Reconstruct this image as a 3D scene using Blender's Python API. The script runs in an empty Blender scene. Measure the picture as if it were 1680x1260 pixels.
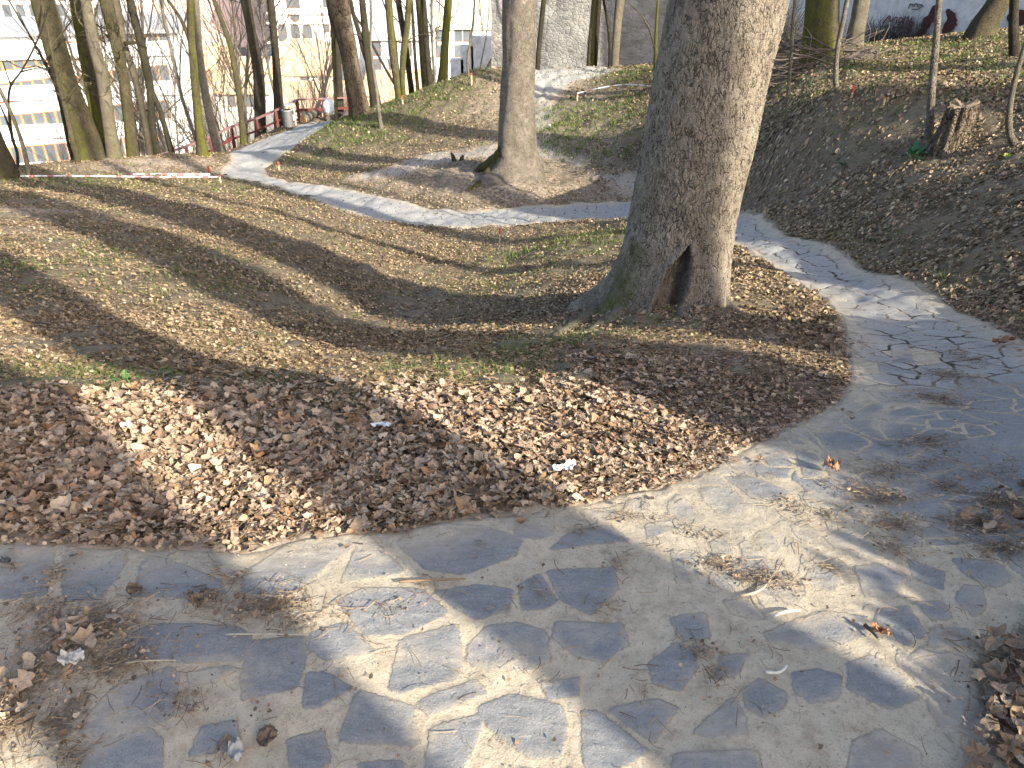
import bpy, math, random
import numpy as np
from mathutils import Vector, Matrix
R = math.radians
random.seed(7)
rng = np.random.default_rng(11)
scene = bpy.context.scene
COL = scene.collection

# ------------------------------------------------------------------ camera
CAM_Z, PITCH, F = 1.6, R(30.0), 1308.0
cam = bpy.data.cameras.new("camera")
cam.sensor_width = 36.0
cam.lens = 36.0 * F / 1680.0
cam.clip_start, cam.clip_end = 0.05, 6000.0
camo = bpy.data.objects.new("camera", cam)
camo.location = (0, 0, CAM_Z)
camo.rotation_euler = (R(90) - PITCH, 0, 0)
COL.objects.link(camo)
scene.camera = camo

# ------------------------------------------------------------------ light
SUN_AZ, SUN_EL = R(135.5), R(27.0)          # azimuth clockwise from +Y
SUN_STRENGTH, SKY_STRENGTH, EXPOSURE = 4.5, 0.15, 1.40
w = bpy.data.worlds.new("World")
scene.world = w
w.use_nodes = True
nt = w.node_tree
for n in list(nt.nodes):
    nt.nodes.remove(n)
sky = nt.nodes.new("ShaderNodeTexSky")
sky.sky_type = 'NISHITA'
sky.sun_disc = False
sky.sun_elevation = SUN_EL
sky.sun_rotation = SUN_AZ
sky.dust_density = 2.5
sky.ozone_density = 0.6
sky.air_density = 0.9
bg = nt.nodes.new("ShaderNodeBackground")
bg.inputs[1].default_value = SKY_STRENGTH
wo = nt.nodes.new("ShaderNodeOutputWorld")
nt.links.new(sky.outputs[0], bg.inputs[0])
nt.links.new(bg.outputs[0], wo.inputs[0])
sl = bpy.data.lights.new("sun", 'SUN')
sl.energy = SUN_STRENGTH
sl.angle = R(0.55)
sl.color = (1.0, 0.925, 0.77)
slo = bpy.data.objects.new("sun", sl)
SUNV = Vector((math.sin(SUN_AZ) * math.cos(SUN_EL), math.cos(SUN_AZ) * math.cos(SUN_EL), math.sin(SUN_EL)))
slo.rotation_euler = SUNV.to_track_quat('Z', 'Y').to_euler()
slo.location = (8, -8, 12)
COL.objects.link(slo)
scene.view_settings.view_transform = 'Standard'
scene.view_settings.look = 'None'
scene.view_settings.exposure = EXPOSURE
scene.view_settings.gamma = 1.0
scene.render.engine = 'CYCLES'
scene.cycles.use_denoising = True
scene.cycles.max_bounces = 5
scene.cycles.diffuse_bounces = 3

# ------------------------------------------------------------------ noise
def _h(ix, iy, iz, s):
    n = (ix.astype(np.int64) * 374761393 + iy.astype(np.int64) * 668265263 + iz.astype(np.int64) * 2147483647 + s * 974634777) & 0xffffffff
    n = ((n ^ (n >> 13)) * 1274126177) & 0xffffffff
    n = n ^ (n >> 16)
    return (n & 0xffff) / 65535.0
def vnoise(x, y, z=None, s=0):
    x = np.asarray(x, float); y = np.asarray(y, float)
    z = np.zeros_like(x) if z is None else np.asarray(z, float)
    ix, iy, iz = np.floor(x), np.floor(y), np.floor(z)
    fx, fy, fz = x - ix, y - iy, z - iz
    fx, fy, fz = [f * f * f * (f * (f * 6 - 15) + 10) for f in (fx, fy, fz)]
    r = 0
    for dx in (0, 1):
        for dy in (0, 1):
            for dz in (0, 1):
                wgt = (fx if dx else 1 - fx) * (fy if dy else 1 - fy) * (fz if dz else 1 - fz)
                r = r + wgt * _h(ix + dx, iy + dy, iz + dz, s)
    return r * 2 - 1
def fbm(x, y, z=None, o=4, s=0):
    a, r, k = 1.0, 0, 1.0
    for i in range(o):
        r = r + a * vnoise(np.asarray(x) * k, np.asarray(y) * k, None if z is None else np.asarray(z) * k, s + i)
        a *= .5; k *= 2.03
    return r
def sstep(a, b, x):
    t = np.clip((x - a) / (b - a), 0, 1)
    return t * t * (3 - 2 * t)

# ------------------------------------------------------------------ pixel <-> world
CP, SP = math.cos(PITCH), math.sin(PITCH)
def ray(px, py):
    u, v = (px - 840.0) / F, (630.0 - py) / F
    return np.array((u, CP + v * SP, -SP + v * CP))
def at(px, py, Y):
    d = ray(px, py)
    t = Y / d[1]
    return np.array((0, 0, CAM_Z)) + d * t
def ppm(py, Y):           # pixels per metre at that depth
    return F / (Y / ray(840, py)[1])

# control points of the ground: (px, py, forward distance)
CTRL = [
 (-300,890,1.8),(0,893,1.8),(400,905,1.78),(640,875,1.87),(900,833,2.03),(960,822,2.07),(1170,762,2.35),(1240,725,2.55),(1320,690,2.85),(1390,640,3.3),(1395,600,3.8),
 (1385,520,5.0),(1320,470,6.3),(1197,399,8.9),(1100,368,11.2),(1030,358,12.6),(870,367,13.4),(740,372,13.6),(620,360,14.3),(500,322,16.6),(365,290,19.4),
 (0,1260,1.09),(840,1260,1.09),(1500,1260,1.07),(1640,1100,1.35),(300,1050,1.42),(1200,1000,1.55),
 (1680,560,4.0),(1560,510,5.0),(1420,440,6.9),(1300,385,9.0),(1210,350,11.2),(1060,328,14.2),(900,336,15.0),(770,344,15.0),(640,325,15.9),(520,303,17.6),(430,280,20.0),
 (1680,700,2.6),(1680,900,1.78),
 # near bank crest and drop into the hollow
 (700,750,2.33),(350,760,2.3),(0,740,2.3),(0,655,2.72),(250,648,2.75),(480,645,2.8),(700,650,2.85),(900,620,3.3),(1100,620,3.45),(1250,600,3.6),
 (100,615,3.35),(350,610,3.4),(560,610,3.6),(100,560,4.25),(350,560,4.6),(650,570,4.95),(800,560,4.8),
 (100,450,6.2),(100,370,9.2),(100,320,13.2),(-50,330,12.0),(400,500,6.0),(400,450,7.3),(400,400,9.3),(400,350,12.8),(250,310,16.0),
 (560,520,6.7),(720,500,7.5),(800,450,9.7),(800,400,12.2),(900,500,6.9),(960,460,7.5),(930,400,10.2),(1000,380,11.2),(620,420,10.3),
 # tree knoll
 (1100,508,5.2),(1190,505,5.3),(930,545,5.0),(1000,540,4.9),(1300,520,5.1),(1250,450,6.6),
 # centre dirt and middle tree
 (850,300,16.0),(800,312,15.8),(760,280,17.2),(700,300,16.8),(620,290,17.8),(900,285,17.0),(1000,300,16.0),
 (900,240,19.5),(960,255,18.6),(890,200,22.2),(900,165,24.5),(940,110,28.5),(1015,112,28.0),(870,120,27.4),
 (950,215,20.6),(1000,230,19.4),(1040,265,17.4),(1000,170,22.5),(1070,150,22.5),(1060,200,19.5),(1060,115,26.0),
 # hillock in the middle left
 (460,275,20.8),(560,265,20.6),(640,235,22.3),(700,250,20.4),(780,235,20.5),(550,225,23.6),(500,255,21.8),(590,188,26.0),(660,160,27.3),(720,138,27.6),(793,110,27.8),(700,190,24.0),(780,165,25.0),(545,203,25.6),
 # left mound and lower path
 (150,262,20.0),(230,258,20.8),(335,257,21.0),(0,290,17.5),(365,277,20.6),(440,245,25.5),(474,209,30.0),(455,215,29.2),(486,204,31.6),(464,208,30.6),(500,194,33.6),(541,191,34.2),(400,240,27.0),(545,197,34.0),(500,200,33.0),
 # right bank
 (1680,400,5.6),(1600,350,6.8),(1450,350,8.0),(1550,250,8.9),(1660,240,8.4),(1524,230,9.2),(1400,250,10.0),(1289,212,11.3),(1250,300,11.3),(1680,120,11.6),(1664,95,13.6),
 (1372,150,13.0),(1500,140,12.6),(1345,98,15.3),(1400,78,18.8),(1500,67,20.5),(1630,58,17.2),(1250,150,15.5),(1260,110,18.5),(1400,110,15.5),(1560,90,15.3),
]
EXTRA = [ # off-frame ground: x, y, z
 (0,-3,.15),(-6,-3,.35),(4,-3,.6),(8,-4,1.6),(3.2,0,.28),(-5,1,.02),(-9,1,.2),(5,4,.35),(8,4,1.1),(9,8,.75),(12,12,.6),(14,17,.3),(18,8,2.2),(18,-5,3),
 (-7,4,-.3),(-9,8,-1.0),(-14,12,-2.3),(-20,12,-2.6),(-18,17,-3.2),(0,-12,.8),(-12,-12,1),(12,-14,3),(26,17,1.2),(24,26,.4),(30,10,3.4),
 (-20,22,-4.6),(-20,27,-8),(-15,24,-6),(-14,30,-9.2),(-22,38,-16),(-12,34,-8.8),(-16,44,-17),(-8,40.5,-9.5),(-6,46,-15),(-2,38,-8.8),(-3,44,-14),(0.5,38,-9),
 (-6,32,-6.2),(-5.2,30.2,-4.9),(-4,32,-6.5),(-1.5,32.5,-6.2),(-1,40,-11),(3,32,-3.7),(6,33,-3.9),(4,37,-5),(8,30,-2.3),(12,27,-1.6),(14,24,-1.1),(10,38,-4),(20,34,-2),
 (6,45,-9),(16,46,-6),(30,40,-3),
 (-30,60,-24),(-10,60,-24),(6,62,-22),(24,62,-18),(40,60,-16),(-34,30,-18),(-38,14,-14),(-36,0,-8),(-30,-12,-6),(-24,2,-1.5),(38,30,1),(40,0,5),
 (-30,75,-24),(0,75,-24),(30,75,-24),(60,75,-22),(-60,75,-24),(-60,40,-24),(-60,0,-20),(-60,-30,-18),(60,30,0),(60,-30,6),(0,-30,2),(-30,-30,-6),(30,-30,5),
]
pts = [at(*c) for c in CTRL] + [np.array(e, float) for e in EXTRA]
pts = np.array(pts)
def _tps(r2):
    return 0.5 * r2 * np.log(r2 + 1e-9)
_n = len(pts)
_A = np.zeros((_n + 3, _n + 3))
_d = ((pts[:, None, :2] - pts[None, :, :2]) ** 2).sum(-1)
_lam = np.where(np.arange(_n) < len(CTRL), .02, .3) * np.clip(np.hypot(pts[:, 0], pts[:, 1]) / 6, .3, 6) ** 2
_A[:_n, :_n] = _tps(_d) + np.diag(_lam)
_P = np.c_[np.ones(_n), pts[:, :2]]
_A[:_n, _n:] = _P; _A[_n:, :_n] = _P.T
_W = np.linalg.solve(_A, np.r_[pts[:, 2], 0, 0, 0])
def _rbf(x, y):
    out = np.full(x.shape, _W[_n]) + _W[_n + 1] * x + _W[_n + 2] * y
    for i in range(_n):
        out = out + _W[i] * _tps((x - pts[i, 0]) ** 2 + (y - pts[i, 1]) ** 2)
    return out
GX0, GX1, GY0, GY1, GS = -60.0, 60.0, -30.0, 75.0, 0.15
_gx = np.arange(GX0, GX1 + GS, GS); _gy = np.arange(GY0, GY1 + GS, GS)
# coarse evaluation then cubic upsampling in each direction keeps it quick
_cx = np.arange(GX0, GX1 + .61, .6); _cy = np.arange(GY0, GY1 + .61, .6)
_nx0, _nx1, _ny0, _ny1 = -12.0, 9.0, -3.0, 34.5
_X, _Y = np.meshgrid(_cx, _cy, indexing='ij')
_C = _rbf(_X, _Y)
_fx = np.arange(_nx0, _nx1 + .1, .15); _fy = np.arange(_ny0, _ny1 + .1, .15)
_X, _Y = np.meshgrid(_fx, _fy, indexing='ij')
_Fz = _rbf(_X, _Y)
def _bicub(G, x0, y0, s, x, y):
    fx = (x - x0) / s; fy = (y - y0) / s
    ix = np.clip(np.floor(fx).astype(int), 1, G.shape[0] - 3); iy = np.clip(np.floor(fy).astype(int), 1, G.shape[1] - 3)
    tx = fx - ix; ty = fy - iy
    def wts(t):
        return (-.5*t+t*t-.5*t**3, 1-2.5*t*t+1.5*t**3, .5*t+2*t*t-1.5*t**3, -.5*t*t+.5*t**3)
    wx, wy = wts(tx), wts(ty)
    r = 0
    for a in range(4):
        for b in range(4):
            r = r + wx[a] * wy[b] * G[ix - 1 + a, iy - 1 + b]
    return r
def H(x, y):
    x = np.asarray(x, float); y = np.asarray(y, float)
    x, y = np.broadcast_arrays(x, y)
    cx = np.clip(x, GX0 + 1, GX1 - 1); cy = np.clip(y, GY0 + 1, GY1 - 1)
    z = _bicub(_C, GX0, GY0, .6, cx, cy)
    near = (x > _nx0 + .4) & (x < _nx1 - .4) & (y > _ny0 + .4) & (y < _ny1 - .6)
    if near.any():
        z = np.array(z)
        z[near] = _bicub(_Fz, _nx0, _ny0, .15, x[near], y[near])
    far = np.maximum(np.maximum(np.abs(x) - 58, y - 72), np.maximum(-28 - y, 0))
    z = np.where(far > 0, z * (1 - sstep(0, 60, far)) + (-24) * sstep(0, 60, far), z)
    return np.maximum(z, -24.0)
def Hb(x, y):     # with the small bumps of the soil
    r = np.hypot(x, y)
    return H(x, y) + .010 * fbm(np.asarray(x) * 2.3, np.asarray(y) * 2.3, o=3, s=5) * np.clip(r / 3, .6, 3) 
def H1(x, y):
    return float(H(np.array([x]), np.array([y]))[0])
def ground(px, py, lo=.3, hi=400):
    """where the ray through a point of the photograph first meets the ground"""
    d = ray(px, py)
    Ys = lo * (hi / lo) ** np.linspace(0, 1, 1500)
    t = Ys / d[1]
    zz = CAM_Z + d[2] * t
    gap = zz - H(d[0] * t, Ys)
    k = np.argmax(gap < 0)
    if k == 0:
        k = len(Ys) - 1
    a, b = t[k - 1], t[k]
    for _ in range(25):
        m = (a + b) / 2
        if CAM_Z + d[2] * m - H1(d[0] * m, d[1] * m) < 0: b = m
        else: a = m
    m = (a + b) / 2
    return np.array((d[0] * m, d[1] * m, CAM_Z + d[2] * m))
def G2(pl):
    return np.array([ground(x, y)[:2] for x, y in pl])
def polysd(poly, x, y):
    """signed distance to a closed polygon, positive inside"""
    x = np.asarray(x, float); y = np.asarray(y, float)
    d = np.full(x.shape, 1e18); ins = np.zeros(x.shape, bool)
    n = len(poly)
    for i in range(n):
        ax, ay = poly[i]; bx, by = poly[(i + 1) % n]
        ex, ey = bx - ax, by - ay
        t = np.clip(((x - ax) * ex + (y - ay) * ey) / (ex * ex + ey * ey + 1e-12), 0, 1)
        d = np.minimum(d, (x - ax - t * ex) ** 2 + (y - ay - t * ey) ** 2)
        c = ((ay > y) != (by > y))
        with np.errstate(divide='ignore', invalid='ignore'):
            xi = (bx - ax) * (y - ay) / (by - ay) + ax if by != ay else np.full(x.shape, -1e9)
        ins ^= c & (x < xi)
    d = np.sqrt(d)
    return np.where(ins, d, -d)
def chaikin(pl, k=1):
    pl = np.array(pl, float)
    for _ in range(k):
        q = np.roll(pl, -1, 0)
        pl = np.stack([pl * .75 + q * .25, pl * .25 + q * .75], 1).reshape(-1, 2)
    return pl
# ------------------------------------------------------------------ mesh helpers
def mesh_np(name, V, faces, mats=(), attrs=None, smooth=True, parent=None, midx=None):
    """V (n,3); faces: list of int arrays (m,k) with fixed k, linked as ONE mesh object"""
    me = bpy.data.meshes.new(name)
    V = np.asarray(V, np.float32)
    me.vertices.add(len(V)); me.vertices.foreach_set("co", V.ravel())
    faces = [np.asarray(f, np.int32) for f in faces if len(f)]
    loops = np.concatenate([f.ravel() for f in faces])
    tot = np.concatenate([np.full(len(f), f.shape[1], np.int32) for f in faces])
    start = np.concatenate([[0], np.cumsum(tot)[:-1]]).astype(np.int32)
    me.loops.add(len(loops)); me.loops.foreach_set("vertex_index", loops)
    me.polygons.add(len(tot)); me.polygons.foreach_set("loop_start", start); me.polygons.foreach_set("loop_total", tot)
    me.polygons.foreach_set("use_smooth", np.full(len(tot), smooth, bool))
    if midx is not None:
        me.polygons.foreach_set("material_index", np.asarray(midx, np.int32))
    for m in mats:
        me.materials.append(m)
    for k, a in (attrs or {}).items():
        a = np.asarray(a, np.float32)
        if a.ndim == 1:
            at_ = me.attributes.new(k, 'FLOAT', 'POINT'); at_.data.foreach_set("value", a)
        else:
            if a.shape[1] == 3: a = np.c_[a, np.ones(len(a), np.float32)]
            at_ = me.attributes.new(k, 'FLOAT_COLOR', 'POINT'); at_.data.foreach_set("color", a.ravel())
    me.update(calc_edges=True); me.validate()
    o = bpy.data.objects.new(name, me)
    COL.objects.link(o)
    if parent is not None:
        o.parent = parent
    return o
def tag(o, label=None, cat=None, group=None, kind=None):
    if label: o["label"] = label
    if cat: o["category"] = cat
    if group: o["group"] = group
    if kind: o["kind"] = kind
    return o
def empty(name, loc):
    o = bpy.data.objects.new(name, None)
    o.location = loc; o.empty_display_size = .1
    COL.objects.link(o)
    return o
class MB:
    """collects pieces in world space and links them as one mesh"""
    def __init__(s): s.v = []; s.f = []; s.m = []; s.n = 0; s.a = []
    def add(s, V, F, m=0, a=0.0):
        V = np.asarray(V, float)
        for f in F:
            f = np.asarray(f, int)
            s.f.append(f + s.n); s.m.append(np.full(len(f), m))
        s.v.append(V); s.a.append(np.full(len(V), a) if np.isscalar(a) else a); s.n += len(V)
    def box(s, c, sz, rz=0, m=0, tilt=None):
        c = np.array(c, float); h = np.array(sz, float) / 2
        V = np.array([(x, y, z) for x in (-1, 1) for y in (-1, 1) for z in (-1, 1)]) * h
        M = Matrix.Rotation(rz, 3, 'Z')
        if tilt is not None: M = M @ tilt
        V = V @ np.array(M).T + c
        s.add(V, [[(0, 1, 3, 2), (4, 6, 7, 5), (0, 4, 5, 1), (2, 3, 7, 6), (0, 2, 6, 4), (1, 5, 7, 3)]], m)
    def tube(s, P, r, k=8, m=0, cap=True, a=0.0, flat=1.0):
        P = np.asarray(P, float); n = len(P)
        r = np.full(n, r) if np.isscalar(r) else np.asarray(r, float)
        T = np.gradient(P, axis=0); T /= np.linalg.norm(T, axis=1)[:, None] + 1e-12
        ref = np.array((0, 0, 1.0)) if abs(T[:, 2]).mean() < .8 else np.array((0, 1.0, 0))
        U = np.cross(T, ref); U /= np.linalg.norm(U, axis=1)[:, None] + 1e-12
        W = np.cross(U, T)
        th = np.arange(k) / k * 2 * math.pi
        ring = U[:, None] * np.cos(th)[None, :, None] + W[:, None] * np.sin(th)[None, :, None] * flat
        V = (P[:, None] + ring * r[:, None, None]).reshape(-1, 3)
        i = np.arange(n - 1)[:, None] * k; j = np.arange(k)[None]; j2 = (j + 1) % k
        F = np.stack([i + j, i + j2, i + k + j2, i + k + j], -1).reshape(-1, 4)
        fs = [F]
        if cap: fs += [np.array([list(range(k))[::-1]]), np.array([list(range((n - 1) * k, n * k))])]
        s.add(V, fs, m, a)
    def build(s, name, mats, parent=None, smooth=False, origin=None, attr=None):
        V = np.concatenate(s.v); fs = {}
        order = []
        for f, m in zip(s.f, s.m): order.append((f, m))
        ks = sorted({f.shape[1] for f, _ in order})
        F = []; M_ = []
        for k in ks:
            F.append(np.concatenate([f for f, _ in order if f.shape[1] == k])); M_.append(np.concatenate([m for f, m in order if f.shape[1] == k]))
        org = np.array(origin if origin is not None else (0, 0, 0), float)
        pw = np.array(parent.location) if parent is not None else np.zeros(3)
        o = mesh_np(name, V - org - (pw if origin is None else 0), F, mats if isinstance(mats, (list, tuple)) else [mats],
                    {attr: np.concatenate(s.a)} if attr else None, smooth, parent, np.concatenate(M_))
        if origin is not None:
            o.location = org - pw
        return o

# ------------------------------------------------------------------ node helpers
def mat(name):
    m = bpy.data.materials.new(name); m.use_nodes = True
    t = m.node_tree
    b = t.nodes["Principled BSDF"]
    return m, t, b
class N:
    def __init__(s, t): s.t = t
    def n(s, typ, **kw):
        x = s.t.nodes.new(typ)
        for k, v in kw.items(): setattr(x, k, v)
        return x
    def l(s, a, b): s.t.links.new(a, b)
    def val(s, sock, v):
        if hasattr(v, 'links') or isinstance(v, bpy.types.NodeSocket): s.l(v, sock)
        else: sock.default_value = v
    def attr(s, name, col=False):
        x = s.n("ShaderNodeAttribute", attribute_name=name)
        return x.outputs["Color"] if col else x.outputs["Fac"]
    def math(s, op, a, b=0.0, c=None, clamp=False):
        x = s.n("ShaderNodeMath", operation=op, use_clamp=clamp)
        s.val(x.inputs[0], a); s.val(x.inputs[1], b)
        if c is not None: s.val(x.inputs[2], c)
        return x.outputs[0]
    def mix(s, f, a, b, blend='MIX'):
        x = s.n("ShaderNodeMix", data_type='RGBA', blend_type=blend)
        s.val(x.inputs[0], f)
        for i, v in ((6, a), (7, b)):
            if isinstance(v, tuple): x.inputs[i].default_value = (*v, 1) if len(v) == 3 else v
            else: s.l(v, x.inputs[i])
        return x.outputs[2]
    def noise(s, scale, detail=4, rough=.55, vec=None, dist=0.0):
        x = s.n("ShaderNodeTexNoise")
        x.inputs["Scale"].default_value = scale; x.inputs["Detail"].default_value = detail
        x.inputs["Roughness"].default_value = rough; x.inputs["Distortion"].default_value = dist
        if vec is not None: s.l(vec, x.inputs["Vector"])
        return x.outputs["Fac"]
    def geo(s): return s.n("ShaderNodeNewGeometry").outputs["Position"]
    def obj(s): return s.n("ShaderNodeTexCoord").outputs["Object"]
    def mapping(s, vec, scale=(1, 1, 1), rot=(0, 0, 0)):
        x = s.n("ShaderNodeMapping"); s.l(vec, x.inputs[0])
        x.inputs["Scale"].default_value = scale; x.inputs["Rotation"].default_value = rot
        return x.outputs[0]
    def ramp(s, f, stops):
        x = s.n("ShaderNodeValToRGB"); s.l(f, x.inputs[0])
        e = x.color_ramp.elements
        while len(e) > 1: e.remove(e[-1])
        e[0].position = stops[0][0]; e[0].color = (*stops[0][1], 1)
        for p, c in stops[1:]:
            k = e.new(p); k.color = (*c, 1)
        return x.outputs[0]
    def map(s, f, a, b, c=0.0, d=1.0):
        x = s.n("ShaderNodeMapRange"); s.val(x.inputs[0], f)
        for i, v in enumerate((a, b, c, d)): s.val(x.inputs[i + 1], v)
        x.clamp = True
        return x.outputs[0]
    def bump(s, h, strength=.5, dist=.01, normal=None):
        x = s.n("ShaderNodeBump"); x.inputs["Strength"].default_value = strength; x.inputs["Distance"].default_value = dist
        s.l(h, x.inputs["Height"])
        if normal is not None: s.l(normal, x.inputs["Normal"])
        return x.outputs[0]
def simple(name, col, rough=.7, metal=0.0, var=.15, scale=20, bump=0.0, spec=.3):
    m, t, b = mat(name); q = N(t)
    n = q.noise(scale, 5, .6, q.obj())
    c = q.mix(n, tuple(x * (1 - var * 1.6) for x in col), tuple(min(1, x * (1 + var * 1.4)) for x in col))
    q.l(c, b.inputs["Base Color"])
    b.inputs["Roughness"].default_value = rough; b.inputs["Metallic"].default_value = metal
    b.inputs["Specular IOR Level"].default_value = spec
    if bump: q.l(q.bump(n, bump, .01), b.inputs["Normal"])
    return m

# ------------------------------------------------------------------ ground regions (photo outlines laid on the ground)
PATH_PX = [(-500,888),(0,893),(120,894),(230,898),(330,897),(400,903),(450,892),(520,881),(590,876),(640,877),(700,862),(760,850),(880,838),(960,824),(1080,799),(1170,764),(1240,726),(1320,690),(1378,655),(1394,620),(1390,570),(1378,520),(1350,488),
 (1300,458),(1250,426),(1197,399),(1150,382),(1100,368),(1030,359),(950,361),(870,368),(780,373),(690,371),(620,361),(560,346),(500,323),(440,304),(395,295),(365,291),(361,280),(380,265),(373,252),(400,242),(440,226),(480,213),(500,203),(520,197),
 (548,199),(530,209),(490,235),(460,257),(434,276),(440,288),(480,299),(520,303),(580,312),(640,325),(700,340),(770,345),(830,342),(900,336),(1000,331),(1060,329),(1150,336),(1210,349),(1260,364),(1320,393),(1400,428),(1460,457),(1540,495),(1620,530),(1680,562),
 (1900,690),(2000,900),(1780,960),(1690,1010),(1625,1095),(1600,1190),(1570,1290),(1500,1600),(-600,1750)]
PATH = G2(PATH_PX)
TRAIL = chaikin(G2([(872,108),(1018,113),(975,124),(938,146),(912,170),(905,205),(922,240),(975,258),(1070,285),(1070,316),(985,296),(925,276),(880,262),(800,258),(720,272),(640,292),(590,300),(570,290),(640,272),(720,250),(800,236),(868,232),(866,190),(862,150),(850,120)]), 1)
PLATEAU = chaikin(G2([(866,107),(1022,112),(985,122),(950,133),(925,146),(898,152),(862,150),(845,120)]), 1)
TRAILSIDE = G2([(800,118),(1010,112),(1060,285),(1060,328),(900,336),(770,343),(640,322),(540,300),(620,285),(700,255),(800,225),(770,170),(760,140)])
# soft patches: (px, py, radius along the view in m, radius across in m, weight)
def blobs(L):
    out = []
    for px, py, ry, rx, wgt in L:
        p = ground(px, py); out.append((p[0], p[1], rx, ry, wgt))
    return out
def blobval(B, x, y):
    r = np.zeros(np.shape(x))
    for bx, by, rx, ry, wgt in B:
        r = np.maximum(r, wgt * np.exp(-(((x - bx) / rx) ** 2 + ((y - by) / ry) ** 2)))
    return r
GRASSB = blobs([(110,622,.35,.32,1),(190,628,.28,.25,.95),(60,608,.25,.3,.8),(700,608,.5,.40,1),(640,640,.2,.3,.5),(790,620,.35,.35,.9),(860,585,.4,.35,.8),(930,560,.5,.4,.8),(860,600,.4,.4,.6),(830,460,1.2,.8,.5),
 (540,640,.25,.4,.5),(60,480,.5,.3,.5),(30,440,.6,.4,.5),(400,560,.4,.4,.5),(300,575,.3,.4,.5),(1000,385,.9,1.2,.8),(960,410,.8,.8,.6),(850,420,.8,.9,.5),(330,450,1.2,.8,.5),(200,420,1.5,1,.4),
 (1080,520,.3,.35,.7),(1010,560,.3,.4,.5),(560,200,1.5,1.2,1),(600,215,1.6,1.4,.9),(640,190,2,1.6,.8),(700,160,2,1.6,.8),(740,140,1.5,1.6,.7),(660,175,1.5,1.2,.7),(540,250,1.2,.8,.5),(500,265,.8,.8,.6),
 (930,190,1.6,.8,.9),(925,215,1.6,.8,1),(935,235,1.2,.9,.9),(990,200,2,1.6,.6),(1030,240,1.6,1.2,.5),(1050,95,2.4,1.2,1),(1040,125,2,1.4,.7),(1400,110,1.2,1.1,1),(1450,90,1.6,1.4,.7),(1350,135,1,1,.7),(1560,75,2,1.6,.6),(1280,190,.8,.8,.5),
 (1250,160,1.3,.8,.6),(1500,255,.1,.12,.8),(1610,560,.2,.3,.4),(1640,470,.3,.4,.5),(1560,450,.3,.4,.4),(1380,380,.4,.5,.6),(1460,400,.4,.4,.4),(1490,160,1,.8,.5),(1600,150,1,1,.5),(1330,165,.8,.8,.7),(1450,112,1.1,1.3,.8),(1550,100,1.4,1.4,.7),(1620,115,1.4,1,.7),(1500,78,1.6,1.5,.8),(1280,175,.8,.7,.7),(1620,80,1.4,1.2,.6),(960,185,1.2,1,.8),(1020,170,1.5,1.2,.7),(120,300,1.5,2,.4),(300,305,1.5,2,.4)])
DIRTB = blobs([(450,680,.18,.35,.9),(440,650,.1,.3,.6),(1150,580,.5,.5,.5),(1300,560,.5,.4,.7),(1330,640,.25,.2,.9),(250,265,.8,2.4,.9),(200,275,.8,2.4,.8),(330,262,.8,1,.6),(40,345,.9,1.2,1),(80,385,.8,.9,.5),(850,310,1,1.6,.8),(950,300,1.2,1.6,.6),(760,290,1,1.4,.7),(760,190,1.4,1.0,.4),(560,270,.7,2,.5),])
BAREB = blobs([(1560,370,.7,.8,1),(1620,330,.7,.7,1),(1480,330,.8,.7,.8),(1640,400,.5,.5,.9),(1300,300,.8,.8,.6),(1400,320,.8,.8,.5)])
# organic crumbs lying on the stones
CRUMBB = blobs([(430,1000,.07,.16,1),(350,990,.06,.1,.8),(480,1020,.05,.12,.8),(150,1030,.1,.2,1),(230,1000,.05,.1,.6),(90,1080,.14,.12,1),(190,1090,.08,.12,1),(60,1000,.07,.1,.8),(300,1150,.06,.06,.8),(110,1180,.1,.07,1),(120,1240,.06,.05,.8),(20,1180,.14,.1,.9),(50,1120,.1,.1,.9),(370,1230,.05,.03,.8),
 (690,955,.03,.05,.6),(640,1000,.03,.1,.4),(1010,925,.06,.05,.7),(960,870,.03,.05,.6),(1030,850,.03,.1,.6),(1180,930,.05,.07,.9),(1230,950,.05,.09,.9),(1280,960,.05,.08,.7),(1360,935,.04,.05,.8),(1150,880,.04,.05,.6),(1300,830,.04,.06,.7),(1350,850,.05,.08,.7),
 (1150,1075,.04,.05,.8),(1170,1110,.05,.04,.6),(1000,1000,.05,.05,.5),(1060,1140,.03,.05,.5),(1430,810,.08,.12,.9),(1470,860,.06,.1,.9),(1450,770,.07,.1,.8),(1520,730,.09,.12,.8),(1540,660,.14,.09,.8),(1560,620,.16,.08,.8),(1580,590,.2,.07,.6),(1460,900,.05,.06,.8),(1600,860,.08,.12,1),(1650,830,.1,.12,1),(1640,900,.06,.1,1),(1560,800,.07,.1,.7),
 (1640,780,.1,.12,.6),(1540,760,.1,.12,.5),(1650,1090,.1,.09,1),(1670,1180,.14,.08,1),(1640,1150,.1,.06,1),(1620,1250,.06,.06,.8),(880,975,.03,.04,.5),(800,1000,.02,.06,.3),(1240,1060,.03,.05,.4),(560,1110,.02,.04,.5),(430,1180,.03,.03,.4),(20,935,.02,.04,.5),(92,950,.06,.03,.7),(350,935,.03,.04,.6),(390,950,.04,.03,.7)])
LEAFPILEB = blobs([(1625,860,.06,.10,1),(1670,820,.08,.10,1),(1660,1090,.08,.08,1),(1675,1180,.12,.07,1),(70,1090,.09,.08,1),(150,1050,.06,.12,.9),(20,1160,.1,.08,1),(1650,1230,.08,.06,.8),(1440,790,.04,.07,.35),(440,1010,.05,.1,.4)])
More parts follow.
